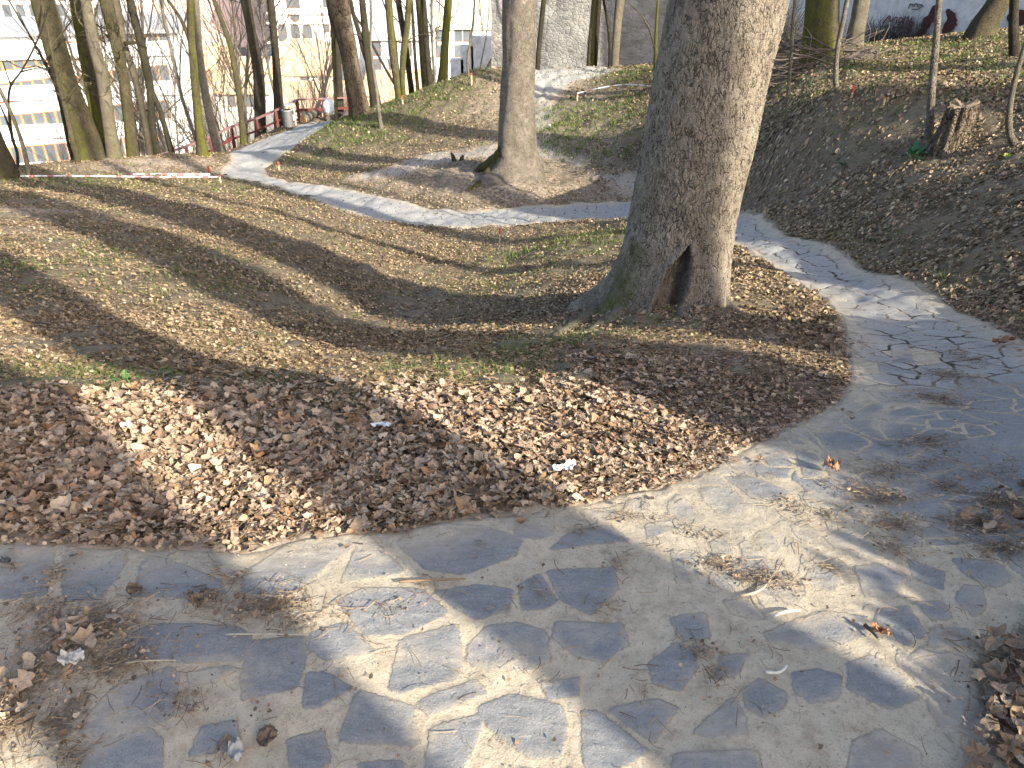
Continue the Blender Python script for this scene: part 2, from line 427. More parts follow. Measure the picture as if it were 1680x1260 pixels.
# the dust that lies over the stones
DUSTB = blobs([(1250,870,.25,.4,1),(1400,850,.2,.25,.9),(1400,760,.2,.2,.9),(1100,850,.12,.25,.9),(1300,980,.15,.3,.9),(1130,950,.12,.2,.8),(1420,640,.35,.14,1),(1430,560,.5,.10,1),(1440,690,.15,.15,.8),(900,850,.07,.3,.7),(640,1080,.05,.3,.4),(560,960,.06,.12,.6),(880,1080,.1,.25,.6),(700,1200,.1,.3,.4),(450,1090,.08,.1,.5),(360,1120,.1,.1,.6),(200,1180,.1,.2,.6),(1230,1200,.14,.25,.6),(1350,1180,.1,.2,.5),(1480,1230,.1,.15,.6),(1300,1060,.08,.2,.6),(1000,1050,.08,.2,.5),(1380,480,1.0,.12,.7),(1500,1100,.1,.1,.5),(20,1220,.15,.15,1),(60,1150,.1,.1,.7),(1180,740,.06,.5,.6),(1330,700,.1,.3,.7)])

# ------------------------------------------------------------------ terrain
def axis(lo, hi, segs):
    """non-uniform axis: segs = [(limit, step0, growth)]"""
    out = [lo]; return out
def spaced(a, b, s0, g, smax):
    v = [a]; s = s0
    while v[-1] < b:
        s = min(max(s0, s * g), smax); v.append(v[-1] + s)
    return np.array(v)
def build_terrain():
    yp = spaced(3.0, 40, .03, 1.012, .20); yp2 = spaced(yp[-1], 2500, .25, 1.10, 300)
    ym = -spaced(0, 600, .15, 1.09, 100)[::-1]
    y0 = np.arange(.03, 3.0 - .015, .03)
    ys = np.unique(np.round(np.r_[ym, y0, yp, yp2], 4))
    xp = spaced(3.5, 30, .04, 1.012, .25); xp2 = spaced(xp[-1], 2500, .3, 1.12, 300)
    xs = np.unique(np.round(np.r_[-xp2[::-1], -xp[::-1], np.arange(-3.46, 3.48, .03), xp, xp2], 4))
    X, Y = np.meshgrid(xs, ys, indexing='ij')
    Z = Hb(X, Y)
    sd = np.full(X.shape, -9.0)
    near = (np.abs(X) < 16) & (Y > -3) & (Y < 37)
    sd[near] = polysd(PATH, X[near], Y[near])
    Z = Z - .03 * sstep(.0, .06, sd)
    # rough lumps below the litter
    Z = Z + (.012 * fbm(X * 9, Y * 9, o=2, s=9)) * (sd < 0) * sstep(0, .3, -sd) * (np.abs(X) < 16)
    Z = Z + (.030 * fbm(X * 3.4, Y * 3.4, o=3, s=19)) * (sd < 0) * sstep(.1, .6, -sd) * (np.hypot(X, Y) > 3) * (np.abs(X) < 16)
    ds = np.full(X.shape, -9.0); ds[near] = polysd(TRAIL, X[near], Y[near])
    wob = .35 * fbm(X * .9, Y * .9, o=3, s=21)
    d2 = np.full(X.shape, -9.0); d2[near] = polysd(TRAILSIDE, X[near], Y[near])
    dirt = np.maximum(np.maximum(1.28 * sstep(-.35, .35, ds + .6 * wob), .44 * sstep(-.5, .5, d2 + wob)), blobval(DIRTB, X, Y) * .8)
    dirt = np.maximum(dirt, sstep(-.10, 0, sd + .03 * fbm(X * 6, Y * 6, o=2, s=8)) * .8)
    d3 = np.full(X.shape, -9.0); d3[near] = polysd(PLATEAU, X[near], Y[near])
    dirt = dirt + .8 * sstep(-.3, .5, d3 + wob)
    grass = blobval(GRASSB, X, Y)
    nx, ny = X.shape
    i = np.arange(nx - 1)[:, None] * ny; j = np.arange(ny - 1)[None]
    Fq = np.stack([i + j, i + ny + j, i + ny + j + 1, i + j + 1], -1).reshape(-1, 4)
    o = mesh_np("ground", np.stack([X, Y, Z], -1).reshape(-1, 3), [Fq], [M_SOIL], {"dirt": dirt.ravel(), "grass": grass.ravel(), "edge": np.clip(sd, -1, 1).ravel()})
    tag(o, kind="structure")
def soil_material():
    m, t, b = mat("woodland_soil"); q = N(t)
    P = q.geo()
    n1 = q.noise(1.3, 5, .6, P); n2 = q.noise(14, 6, .65, P); n3 = q.noise(90, 4, .7, P)
    soil = q.ramp(n2, [(.3, (.072, .058, .038)), (.5, (.14, .113, .076)), (.7, (.21, .172, .12))])
    soil = q.mix(q.map(n3, .35, .7), soil, q.mix(.5, soil, (.24, .185, .13)))
    pale = q.ramp(n2, [(.3, (.22, .175, .13)), (.55, (.35, .285, .22)), (.75, (.44, .37, .295))])
    pale = q.mix(q.map(n3, .55, .75, 0, .6), pale, (.13, .10, .075))
    d = q.math('ADD', q.attr("dirt"), q.math('MULTIPLY', q.math('SUBTRACT', n2, .5), 1.2))
    c = q.mix(q.map(d, .25, .75), soil, pale)
    c = q.mix(q.map(q.attr("dirt"), 1.05, 1.6), c, q.mix(q.map(n2, .35, .65), (.31, .30, .28), (.41, .395, .365)))
    g = q.math('MULTIPLY', q.attr("grass"), q.map(n2, .4, .6))
    c = q.mix(q.math('MULTIPLY', g, .45), c, (.065, .08, .03))
    q.l(c, b.inputs["Base Color"]); b.inputs["Roughness"].default_value = .95
    b.inputs["Specular IOR Level"].default_value = .1
    h = q.math('ADD', q.math('MULTIPLY', n2, .7), q.math('MULTIPLY', n3, .3))
    q.l(q.bump(h, .8, .02), b.inputs["Normal"])
    return m
M_SOIL = soil_material()
build_terrain()

# ------------------------------------------------------------------ paved path
STONES = [
 [(-60,897),(0,895),(85,897),(88,905),(83,945),(75,978),(0,983),(-60,985)],[(112,896),(215,900),(205,925),(185,960),(165,986),(108,988),(102,950)],
 [(228,950),(235,925),(250,912),(280,918),(340,945),(360,955),(370,980),(300,982),(215,980)],[(330,905),(395,905),(385,918),(360,930)],
 [(400,975),(405,940),(440,915),(480,890),(560,881),(590,882),(575,905),(545,920),(520,945),(480,975)],[(558,960),(589,888),(603,880),(664,938)],
 [(653,893),(683,870),(740,864),(790,866),(855,890),(840,915),(760,942),(700,935)],[(556,990),(600,968),(689,966),(735,1008),(656,1043),(600,1046)],
 [(711,971),(778,960),(840,971),(835,1005),(778,1021)],[(511,1043),(567,1024),(617,1074),(533,1088),(508,1068)],[(411,1054),(500,1049),(503,1082),(489,1132),(400,1152),(397,1116)],
 [(658,1049),(750,1027),(758,1082),(750,1116),(661,1141),(639,1132)],[(211,1049),(250,1027),(389,1032),(411,1050),(395,1088),(311,1093),(217,1082)],
 [(308,1107),(380,1097),(392,1102),(356,1124),(311,1127)],[(503,1110),(533,1106),(581,1135),(522,1168),(497,1166)],[(589,1138),(683,1163),(680,1177),(689,1227),(611,1224),(556,1216)],
 [(686,1154),(778,1116),(800,1138),(706,1182)],[(706,1199),(794,1174),(783,1221),(750,1280),(697,1280)],[(769,1060),(800,1032),(850,1025),(895,1040),(900,1085),(860,1105),(800,1100),(765,1085)],
 [(194,1127),(278,1099),(294,1110),(283,1182),(167,1221),(128,1199)],[(144,1232),(244,1199),(267,1216),(267,1290),(133,1290)],[(470,1215),(530,1200),(545,1255),(480,1280)],[(333,1193),(389,1188),(400,1240),(311,1245)],
 [(896,938),(1007,932),(1012,971),(971,1010),(923,988)],[(850,965),(885,943),(915,988),(890,1004),(856,1004)],[(845,856),(907,849),(909,877),(890,888),(845,886)],[(940,871),(1001,860),(1034,888),(901,904)],
 [(1029,821),(1071,816),(1062,843),(1023,838)],[(957,836),(1012,829),(1012,845),(962,848)],[(1096,827),(1112,813),(1140,832),(1160,854),(1134,866),(1096,843)],[(1146,802),(1196,802),(1234,832),(1223,854),(1179,843),(1156,824)],
 [(1190,784),(1229,782),(1296,810),(1284,827),(1236,821)],[(1059,860),(1101,854),(1107,877),(1062,882)],[(1334,709),(1385,707),(1425,725),(1400,741),(1360,738)],[(1382,690),(1429,666),(1446,671),(1437,699),(1452,719),(1428,715)],
 [(1304,740),(1340,746),(1352,782),(1318,782)],[(1240,738),(1279,732),(1300,766),(1262,764)],[(1162,893),(1196,875),(1207,916),(1173,921)],[(1352,884),(1384,866),(1440,893),(1446,921),(1368,903)],[(1296,865),(1318,856),(1345,877),(1340,899),(1307,884)],
 [(1184,988),(1229,982),(1258,1018),(1201,1008)],[(1257,1038),(1340,1006),(1418,1014),(1418,1049),(1340,1071),(1262,1054)],[(1096,1016),(1157,1007),(1165,1050),(1123,1056)],[(1062,1093),(1107,1058),(1140,1066),(1143,1099),(1118,1138),(1073,1127)],
 [(1218,1132),(1246,1118),(1290,1141),(1284,1166),(1251,1182),(1223,1166)],[(1298,1110),(1340,1102),(1379,1116),(1373,1154),(1329,1160),(1301,1138)],[(1134,1206),(1201,1146),(1223,1180),(1225,1219),(1179,1219)],
 [(996,1168),(1079,1151),(1112,1166),(1073,1222),(1029,1193)],[(785,1165),(840,1140),(920,1160),(930,1195),(918,1245),(868,1250),(805,1200)],[(954,1168),(988,1175),(1025,1203),(1065,1236),(1020,1262),(957,1262)],
 [(1107,1240),(1240,1236),(1250,1300),(1095,1300)],[(1396,1225),(1440,1200),(1507,1232),(1510,1285),(1390,1285)],[(1440,1004),(1490,999),(1518,1043),(1484,1066),(1433,1021)],[(1527,1034),(1590,1032),(1592,1064),(1521,1066)],
 [(1390,1093),(1429,1080),(1484,1116),(1507,1150),(1462,1168),(1390,1138)],[(1500,990),(1546,988),(1564,1017),(1527,1021)],[(1490,918),(1550,938),(1547,971),(1496,949)],[(1562,916),(1634,921),(1662,949),(1635,966),(1590,950)],
 [(1579,962),(1612,964),(1618,999),(1596,1012),(1566,985)],[(1423,646),(1501,646),(1507,668),(1451,666)],[(1440,598),(1505,612),(1498,625),(1443,614)],[(1461,569),(1488,566),(1503,601),(1468,592)],
 [(1523,695),(1562,695),(1566,708),(1529,708)],[(1580,703),(1605,704),(1625,719),(1588,724)],[(912,1023),(1020,1023),(1030,1058),(990,1090),(940,1078),(907,1049)],
 [(885,1120),(950,1115),(950,1145),(900,1150)],[(1180,1080),(1230,1075),(1210,1110),(1170,1120)],[(1400,935),(1440,930),(1480,950),(1470,985),(1420,985)],[(1330,935),(1380,940),(1370,975),(1310,965)],[(1100,905),(1140,905),(1150,950),(1110,960)],
 [(590,1255),(660,1250),(670,1300),(590,1300)],[(-60,1000),(-10,1000),(0,1060),(-60,1070)],[(850,1265),(940,1275),(930,1330),(850,1330)],
]
def build_path():
    ys = [.92]
    while ys[-1] < 37: ys.append(ys[-1] + max(.007, .0042 * ys[-1]))
    ys = np.array([-.6, -.3, 0, .2, .4, .55, .7, .8, .86] + ys)
    xs = np.r_[-spaced(2.2, 13, .008, 1.02, .05)[::-1], np.arange(-2.193, 3.2, .007), spaced(3.2, 4.4, .01, 1.01, .02)]
    X, Y = np.meshgrid(xs, ys, indexing='ij')
    keep = np.zeros(X.shape, bool)
    sd = np.full(X.shape, -9.0)
    # quick reject on a coarse signed distance
    cX = X[::8, ::8]; cY = Y[::8, ::8]
    csd = polysd(PATH, cX, cY)
    big = np.repeat(np.repeat(csd, 8, 0), 8, 1)[:X.shape[0], :X.shape[1]]
    test = big > -.45
    sd[test] = polysd(PATH, X[test], Y[test])
    wob = .014 * fbm(X * 9, Y * 9, o=3, s=3) + .008 * fbm(X * 2.1, Y * 2.1, o=2, s=4)
    sdw = sd + wob
    keep = sdw > -.035
    # ---- traced stones
    ssd = np.full(X.shape, -1.0); rnd = np.zeros(X.shape)
    cents = []; SP = []
    for k, st in enumerate(STONES):
        P = G2(st); c = P.mean(0)
        P = P + (P - c) * .05; q_ = np.roll(P, -1, 0); P = np.stack([P * .92 + q_ * .08, P * .08 + q_ * .92], 1).reshape(-1, 2)
        r = np.abs(P - c).max(0) + .06
        i0, i1 = np.searchsorted(xs, (c[0] - r[0], c[0] + r[0])); j0, j1 = np.searchsorted(ys, (c[1] - r[1], c[1] + r[1]))
        if i1 <= i0 or j1 <= j0: continue
        s = polysd(P, X[i0:i1, j0:j1], Y[i0:i1, j0:j1])
        up = s > ssd[i0:i1, j0:j1]
        ssd[i0:i1, j0:j1][up] = s[up]
        rnd[i0:i1, j0:j1][up] = random.random()
        SP.append(P)
    traced = ssd.copy()
    # ---- crazy paving elsewhere
    bx0, by0, cell = -14.0, -1.0, .19
    nx_, ny_ = int(20 / cell), int(39 / cell)
    jx = (np.arange(nx_)[:, None] + .5 + .42 * rng.uniform(-1, 1, (nx_, ny_))) * cell + bx0
    jy = (np.arange(ny_)[None] + .5 + .42 * rng.uniform(-1, 1, (nx_, ny_))) * cell + by0
    val = rng.uniform(0, 1, (nx_, ny_))
    xk, yk = X[keep], Y[keep]
    wx = xk * 1.0 + .035 * fbm(xk * 5, yk * 5, o=3, s=31); wy = yk + .03 * fbm(xk * 5, yk * 5, o=2, s=32)
    ci = np.floor((wx - bx0) / cell).astype(int); cj = np.floor((wy - by0) / cell).astype(int)
    best = np.full(len(xk), 1e9); bi = np.zeros(len(xk), int); bj = np.zeros(len(xk), int)
    for a in (-1, 0, 1):
        for b_ in (-1, 0, 1):
            ii = np.clip(ci + a, 0, nx_ - 1); jj = np.clip(cj + b_, 0, ny_ - 1)
            d = (wx - jx[ii, jj]) ** 2 + (wy - jy[ii, jj]) ** 2
            u = d < best
            best[u] = d[u]; bi[u] = ii[u]; bj[u] = jj[u]
    px_, py_ = jx[bi, bj], jy[bi, bj]
    e = np.full(len(xk), 1e9)
    for a in range(-2, 3):
        for b_ in range(-2, 3):
            ii = np.clip(bi + a, 0, nx_ - 1); jj = np.clip(bj + b_, 0, ny_ - 1)
            qx, qy = jx[ii, jj], jy[ii, jj]
            dx, dy = qx - px_, qy - py_
            L = np.hypot(dx, dy)
            ok = L > 1e-6
            v = np.full(len(xk), 1e9)
            v[ok] = (((px_ + qx) / 2 - wx) * dx + ((py_ + qy) / 2 - wy) * dy)[ok] / L[ok]
            e = np.minimum(e, v)
    gap = .0062 + .004 * fbm(xk * 3, yk * 3, o=2, s=40)
    vs = e - gap
    vs = np.minimum(vs, sdw[keep] - .02)
    # near the camera only the traced stones, the far path only the crazy paving
    tk = traced[keep]
    nearm = (yk < 2.1) & (xk < .55) | (yk < 1.55) & (xk < .95) | (yk < .95)
    vs = np.where(nearm, -.05, vs)
    seedsd = np.full(jx.shape, -9.0)
    for P in SP:
        nb_ = (np.abs(jx - P[:, 0].mean()) < .8) & (np.abs(jy - P[:, 1].mean()) < .8)
        if nb_.any(): seedsd[nb_] = np.maximum(seedsd[nb_], polysd(P, jx[nb_], jy[nb_]))
    ok_ = (seedsd < -.03)[bi, bj]
    vs = np.where(ok_ | (tk < -.5), np.minimum(vs, -tk - .016), -.03)
    cr = np.where((~nearm) & (ok_ | (tk < -.5)), sstep(2.5, 4.0, yk), 0.0)
    S = np.maximum(tk, vs)
    r_ = np.where(vs > tk, val[bi, bj], rnd[keep])
    dust = blobval(DUSTB, xk, yk)
    crumb = blobval(CRUMBB, xk, yk)
    z = Hb(xk, yk) + .012 * sstep(-.03, .03, sdw[keep]) - .008
    up = sstep(-.006, .006, S)
    z = z + up * (.0026 + .003 * (r_ - .5)) * np.where(yk > 5, .5, 1) * (1 - .6 * dust) + .004 * fbm(xk * 8, yk * 8, o=3, s=50)
    z = z + .0015 * up * vnoise(xk * 22, yk * 60, s=61)
    idx = -np.ones(X.shape, int); idx[keep] = np.arange(keep.sum())
    a = idx[:-1, :-1]; b_ = idx[1:, :-1]; c = idx[1:, 1:]; d = idx[:-1, 1:]
    ok = (a >= 0) & (b_ >= 0) & (c >= 0) & (d >= 0)
    Fq = np.stack([a[ok], b_[ok], c[ok], d[ok]], -1)
    o = mesh_np("path", np.stack([xk, yk, z], -1), [Fq], [M_PATH],
                {"stone": S, "tone": r_, "dust": dust, "crumb": crumb, "crack": cr, "edge": sdw[keep]})
    tag(o, kind="structure")
    print("path verts", len(xk))
def path_material():
    m, t, b = mat("flagstone_path"); q = N(t)
    P = q.geo()
    warp = q.noise(7, 4, .6, P); n2 = q.noise(22, 6, .65, P); n3 = q.noise(160, 4, .7, P); n4 = q.noise(55, 5, .7, P); big = q.noise(2.6, 3, .5, P)
    streak = q.noise(34, 6, .75, q.mapping(P, (.75, 1.9, 1), (0, 0, .35)))
    S = q.attr("stone"); tone = q.attr("tone"); dust = q.attr("dust"); crumb = q.attr("crumb"); crack = q.attr("crack"); edge = q.attr("edge")
    # sandy dust and mortar
    sand = q.ramp(n2, [(.28, (.34, .28, .205)), (.5, (.46, .39, .29)), (.75, (.55, .475, .36))])
    sand = q.mix(q.map(n4, .55, .72, 0, .7), sand, (.19, .15, .115))
    n5 = q.noise(420, 3, .75, P); n6 = q.noise(700, 2, .6, P)
    sand = q.mix(q.map(n3, .58, .70, 0, .65), sand, (.12, .095, .075))
    sand = q.mix(q.map(n5, .56, .70, 0, .55), sand, (.15, .12, .095)); sand = q.mix(q.map(n5, .44, .30, 0, .45), sand, (.62, .56, .46))
    sand = q.mix(q.map(n3, .40, .25, 0, .5), sand, (.52, .48, .40))
    # slate-grey stone
    st = q.ramp(streak, [(.25, (.115, .122, .132)), (.5, (.175, .183, .192)), (.72, (.26, .264, .268))])
    st = q.mix(q.map(tone, 0, 1, 0, .55), st, q.mix(.5, st, (.27, .27, .275)))
    st = q.mix(q.map(n3, .5, .72, 0, .5), st, (.36, .36, .355)); st = q.mix(q.map(n5, .5, .68, 0, .5), st, (.40, .39, .38)); st = q.mix(q.map(n5, .45, .30, 0, .5), st, (.075, .08, .09))
    st = q.mix(q.map(n4, .6, .75, 0, .35), st, (.07, .075, .085))
    # dust lying over the stones
    lie = q.math('ADD', q.math('MULTIPLY', dust, .95), q.math('MULTIPLY', q.math('SUBTRACT', warp, .5), 1.5))
    lie = q.math('ADD', lie, q.math('MULTIPLY', q.math('SUBTRACT', n4, .5), .9))
    lie = q.math('ADD', lie, q.map(S, .0, .028, .32, 0))
    film = q.map(lie, .26, .95, .06, .90)
    st = q.mix(film, st, sand)
    far = q.map(crack, .3, .7)
    paler = q.mix(q.math('MULTIPLY', far, .42), st, q.mix(q.map(n2, .3, .7), (.33, .325, .315), (.50, .475, .43)))
    edgen = q.math('ADD', q.math('ADD', S, q.math('MULTIPLY', q.math('SUBTRACT', n4, .5), .018)), q.math('MULTIPLY', q.math('SUBTRACT', n3, .5), .008))
    mask = q.map(edgen, -.0015, .0025)
    joint = q.mix(q.math('MULTIPLY', far, q.map(warp, .36, .50)), sand, (.055, .045, .036))
    line = q.math('MULTIPLY', q.map(edgen, -.006, .0005), q.map(edgen, .004, .0008))
    c = q.mix(mask, joint, paler)
    c = q.mix(q.math('MULTIPLY', line, q.map(n2, .45, .62, 0, .35)), c, (.075, .06, .045))
    # pale dusty verge
    vg = q.math('MULTIPLY', q.map(q.math('ADD', edge, q.math('MULTIPLY', q.math('SUBTRACT', n2, .5), .10)), .19, .02), .9)
    c = q.mix(vg, c, sand)
    cm = q.math('ADD', crumb, q.math('MULTIPLY', q.math('SUBTRACT', n4, .5), 1.6))
    c = q.mix(q.map(cm, .5, .95, 0, .85), c, q.mix(q.map(n3, .4, .6), (.085, .062, .045), (.20, .155, .115)))
    q.l(c, b.inputs["Base Color"])
    b.inputs["Roughness"].default_value = .85; b.inputs["Specular IOR Level"].default_value = .22
    h = q.math('ADD', q.math('MULTIPLY', n3, .35), q.math('MULTIPLY', n4, .65))
    h = q.math('ADD', h, q.math('MULTIPLY', mask, .35)); h = q.math('ADD', h, q.math('MULTIPLY', streak, .22)); h = q.math('ADD', h, q.math('MULTIPLY', q.noise(420, 3, .7, P), .30))
    q.l(q.bump(h, .9, .008), b.inputs["Normal"])
    return m
M_PATH = path_material()
build_path()

# ------------------------------------------------------------------ leaf litter
def leaf_shapes():
    """a few lobed, curled leaves: rows of (verts, tris) of unit length"""
    out = []
    r = np.random.default_rng(5)
    for k in range(14):
        n = 14 if k < 9 else 10
        th = np.arange(n) / n * 2 * math.pi
        if k < 5:    # maple-like, five points
            rad = .27 + .27 * np.abs(np.cos(2.5 * th)) + r.uniform(-.07, .07, n)
        elif k < 9:  # broad oval
            rad = .40 + .10 * np.cos(2 * th) + r.uniform(-.07, .07, n)
        else:        # long curled scraps
            rad = .26 + .22 * np.abs(np.cos(th)) + r.uniform(-.06, .06, n)
        x = rad * np.cos(th); y = rad * np.sin(th) * (1 if k < 9 else .55)
        inx, iny = x * .5, y * .5
        X = np.r_[0, inx, x]; Y = np.r_[0, iny, y]
        c1, c2 = r.uniform(-1.6, 2.0), r.uniform(-1.2, 1.8)
        fold = r.uniform(0, .55)
        Z = c1 * X ** 2 + c2 * Y ** 2 + fold * np.abs(Y) + r.uniform(-.05, .05, len(X)) + r.uniform(-.6, .6) * X * Y
        Z = np.clip(Z * .8, -.25, .38)
        j = np.arange(n); j2 = (j + 1) % n
        T = [np.stack([0 * j, 1 + j, 1 + j2], -1), np.stack([1 + j, 1 + n + j, 1 + n + j2], -1), np.stack([1 + j, 1 + n + j2, 1 + j2], -1)]
        out.append((np.stack([X, Y, Z], -1), np.concatenate(T)))
    return out
LEAVES = leaf_shapes()
def mid_shapes():
    out = []
    r = np.random.default_rng(6)
    for k in range(10):
        n = 6
        th = np.arange(n) / n * 2 * math.pi + r.uniform(0, 1)
        rad = .42 + r.uniform(-.16, .12, n)
        asp = r.uniform(.5, 1)
        X = np.r_[0, rad * np.cos(th)]; Y = np.r_[0, rad * np.sin(th) * asp]
        Z = r.uniform(-1, 1.6) * X ** 2 + r.uniform(-.6, 1.4) * Y ** 2 + r.uniform(-.08, .08, n + 1)
        j = np.arange(n)
        out.append((np.stack([X, Y, Z], -1), np.stack([0 * j, 1 + j, 1 + (j + 1) % n], -1)))
    return out
MIDS = mid_shapes()
def scatter(name, xy, size, shapes, cols, m, tilt=.5, lift=0.0, zf=None, label=None):
    n = len(xy)
    if n == 0: return
    which = rng.integers(0, len(shapes), n)
    az = rng.uniform(0, 2 * math.pi, n); tx = rng.normal(0, tilt, n); ty = rng.normal(0, tilt, n)
    e = .05
    z0 = Hb(xy[:, 0], xy[:, 1])
    gx = (H(xy[:, 0] + e, xy[:, 1]) - H(xy[:, 0] - e, xy[:, 1])) / (2 * e); gy = (H(xy[:, 0], xy[:, 1] + e) - H(xy[:, 0], xy[:, 1] - e)) / (2 * e)
    lf = (lift if not np.isscalar(lift) else np.full(n, lift))
    Vs, Fs, Cs = [], [], []
    off = 0
    for k, (V, T) in enumerate(shapes):
        I = np.where(which == k)[0]
        if not len(I): continue
        v = V[None] * size[I, None, None]
        v = v * np.stack([np.ones(len(I)), np.ones(len(I)), rng.uniform(.4, 1.5, len(I))], -1)[:, None]
        x, y, z = v[..., 0], v[..., 1], v[..., 2]
        a, b_ = tx[I, None], ty[I, None]
        y, z = y * np.cos(a) - z * np.sin(a), y * np.sin(a) + z * np.cos(a)
        x, z = x * np.cos(b_) + z * np.sin(b_), -x * np.sin(b_) + z * np.cos(b_)
        c, s = np.cos(az[I, None]), np.sin(az[I, None])
        x, y = x * c - y * s, x * s + y * c
        z = z + gx[I, None] * x + gy[I, None] * y + z0[I, None] + lf[I, None]
        Vs.append(np.stack([x + xy[I, 0, None], y + xy[I, 1, None], z], -1).reshape(-1, 3))
        nv = len(V)
        Fs.append((T[None] + off + (np.arange(len(I)) * nv)[:, None, None]).reshape(-1, 3))
        off += nv * len(I)
        cc = np.repeat(cols[I], nv, 0) * rng.uniform(.9, 1.1, (nv * len(I), 1))
        Cs.append(cc)
    o = mesh_np(name, np.concatenate(Vs), [np.concatenate(Fs)], [m], {"tint": np.clip(np.concatenate(Cs), 0, 1)}, smooth=False)
    tag(o, kind="stuff")
    return o
def leaf_material():
    m, t, b = mat("dry_leaf"); q = N(t)
    c = q.attr("tint", True)
    P = q.geo()
    n = q.noise(120, 4, .6, P)
    c = q.mix(q.map(n, .3, .75, 0, .55), c, q.mix(1.0, c, (.62, .55, .5), 'MULTIPLY'))
    q.l(c, b.inputs["Base Color"]); b.inputs["Roughness"].default_value = .62; b.inputs["Specular IOR Level"].default_value = .28
    q.l(q.bump(n, .35, .004), b.inputs["Normal"])
    return m
M_LEAF = leaf_material()
PAL_NEAR = np.array([(.31,.22,.155),(.38,.275,.20),(.43,.325,.245),(.25,.17,.115),(.46,.36,.27),(.35,.22,.135),(.45,.345,.26),(.20,.14,.10),(.38,.295,.22),(.50,.41,.32),(.29,.225,.17),(.14,.10,.07)])
PAL_FAR = np.array([(.25,.18,.12),(.31,.235,.16),(.18,.13,.085),(.40,.32,.225),(.12,.088,.058),(.24,.175,.115),(.20,.165,.09),(.30,.24,.16),(.15,.11,.075)])
def pick(P, n, jit=.12):
    return np.array((.93, .91, .85)) * P[rng.integers(0, len(P), n)] * rng.uniform(1 - jit, 1 + jit, (n, 1))
def band(y0, y1, dens, side=1.0):
    xm = .70 * y1 + 1.2
    n = int(dens * (y1 - y0) * 2 * xm)
    xy = np.stack([rng.uniform(-xm, xm, n), rng.uniform(y0, y1, n)], -1)
    return xy[np.abs(xy[:, 0]) < .70 * xy[:, 1] + 1.2]
def zones(xy):
    x, y = xy[:, 0], xy[:, 1]
    sd = polysd(PATH, x, y)
    ds = polysd(TRAIL, x, y) + .35 * fbm(x * .9, y * .9, o=3, s=21)
    d2 = polysd(TRAILSIDE, x, y) + .5 * fbm(x * 1.2, y * 1.2, o=3, s=22)
    dirt = np.maximum(np.maximum(sstep(-.35, .35, ds), .62 * sstep(-.5, .5, d2)), blobval(DIRTB, x, y) * .85)
    return sd, dirt, blobval(GRASSB, x, y)
# near pile: big leaves in layers between the path and the drop
nearreg = G2([(-400,640),(0,655),(250,650),(480,655),(560,640),(700,640),(900,640),(980,600),(1150,600),(1260,640),(1390,640),(1330,690),(1240,728),(1170,766),(1080,801),(960,826),(880,842),(760,853),(640,881),(520,885),(400,907),(230,900),(0,895),(-400,890)])
def keepf(xy, p): return xy[rng.uniform(0, 1, len(xy)) < p]
# --- layer of crumbs everywhere close, then whole leaves
for lay, dens in enumerate((3400, 2900, 1700)):
    xy = band(1.7, 4.6, dens)
    s = polysd(nearreg, xy[:, 0], xy[:, 1]); sd, dirt, gr = zones(xy)
    tree_side = sstep(.35, 1.1, xy[:, 0])      # smaller litter toward the big tree
    p = sstep(-.25, .1, s) * (1 - .75 * dirt) * (sd < -.005) * (1 - .55 * tree_side) * (1 - .3 * gr)
    p = p * (.45 + .55 * sstep(-.4, .3, fbm(xy[:, 0] * 2.2, xy[:, 1] * 2.2, o=2, s=77 + lay))) * (1 - .9 * np.clip(gr, 0, 1))
    p = p * (.30 + .70 * sstep(.0, .16, -sd))
    xy = keepf(xy, p)
    ts = sstep(.3, 1.2, xy[:, 0])
    size = (.014 + .046 * rng.beta(1.5, 2.4, len(xy))) * (1 - .40 * ts) * rng.choice([1, 1.45, .7], len(xy), p=[.6, .15, .25])
    c = pick(PAL_NEAR, len(xy))
    scatter("leaf_litter", xy, size, LEAVES, c, M_LEAF, .32, .006 + .011 * lay + rng.uniform(0, .018, len(xy)) + 0 * size)
# loose small fragments close by, incl. the leaf edges of the path
xy = band(1.5, 5.2, 6500)
sd, dirt, gr = zones(xy)
xy = keepf(xy, (sd < .004) * (1 - .55 * dirt) * (.4 + .6 * sstep(-.5, .5, fbm(xy[:, 0] * 3, xy[:, 1] * 3, o=2, s=91))))
scatter("leaf_litter", xy, rng.uniform(.010, .030, len(xy)), MIDS, pick(PAL_NEAR, len(xy), .25), M_LEAF, .5, rng.uniform(.0, .02, len(xy)))
# --- middle distance
for y0, y1, dens, s0, s1, shp in ((3.0, 5.5, 3000, .012, .040, MIDS), (5.5, 9.0, 2400, .014, .042, MIDS), (9.0, 14.0, 1350, .018, .048, MIDS), (14.0, 22.0, 600, .028, .058, MIDS), (22.0, 33.0, 150, .05, .095, MIDS)):
    xy = band(y0, y1, dens)
    sd, dirt, gr = zones(xy)
    k = fbm(xy[:, 0] * 1.1, xy[:, 1] * 1.1, o=3, s=66)
    p = (sd < -.02) * (1 - .82 * dirt) * (1 - .65 * gr) * (.35 + .65 * sstep(-.6, .5, k))
    bank = (xy[:, 0] > 1.6) & (sd < 0) & (H(xy[:, 0], xy[:, 1]) > -1.75)
    p = np.where(bank & (y0 > 4), np.clip(p * 1.5, 0, 1), p) * (1 - .6 * blobval(BAREB, xy[:, 0], xy[:, 1]))
    p = p * (H(xy[:, 0], xy[:, 1]) > -7)
    xy = keepf(xy, p)
    c = pick(PAL_FAR, len(xy), .35) * 1.12
    toe = (xy[:, 0] > 1.7) & (y0 >= 3)
    scatter("leaf_litter", xy, rng.uniform(s0, s1, len(xy)) * np.where(toe, 1.35, 1), MIDS if y0 > 5 else MIDS + LEAVES[:4], c, M_LEAF, .5, rng.uniform(.0, .035, len(xy)))
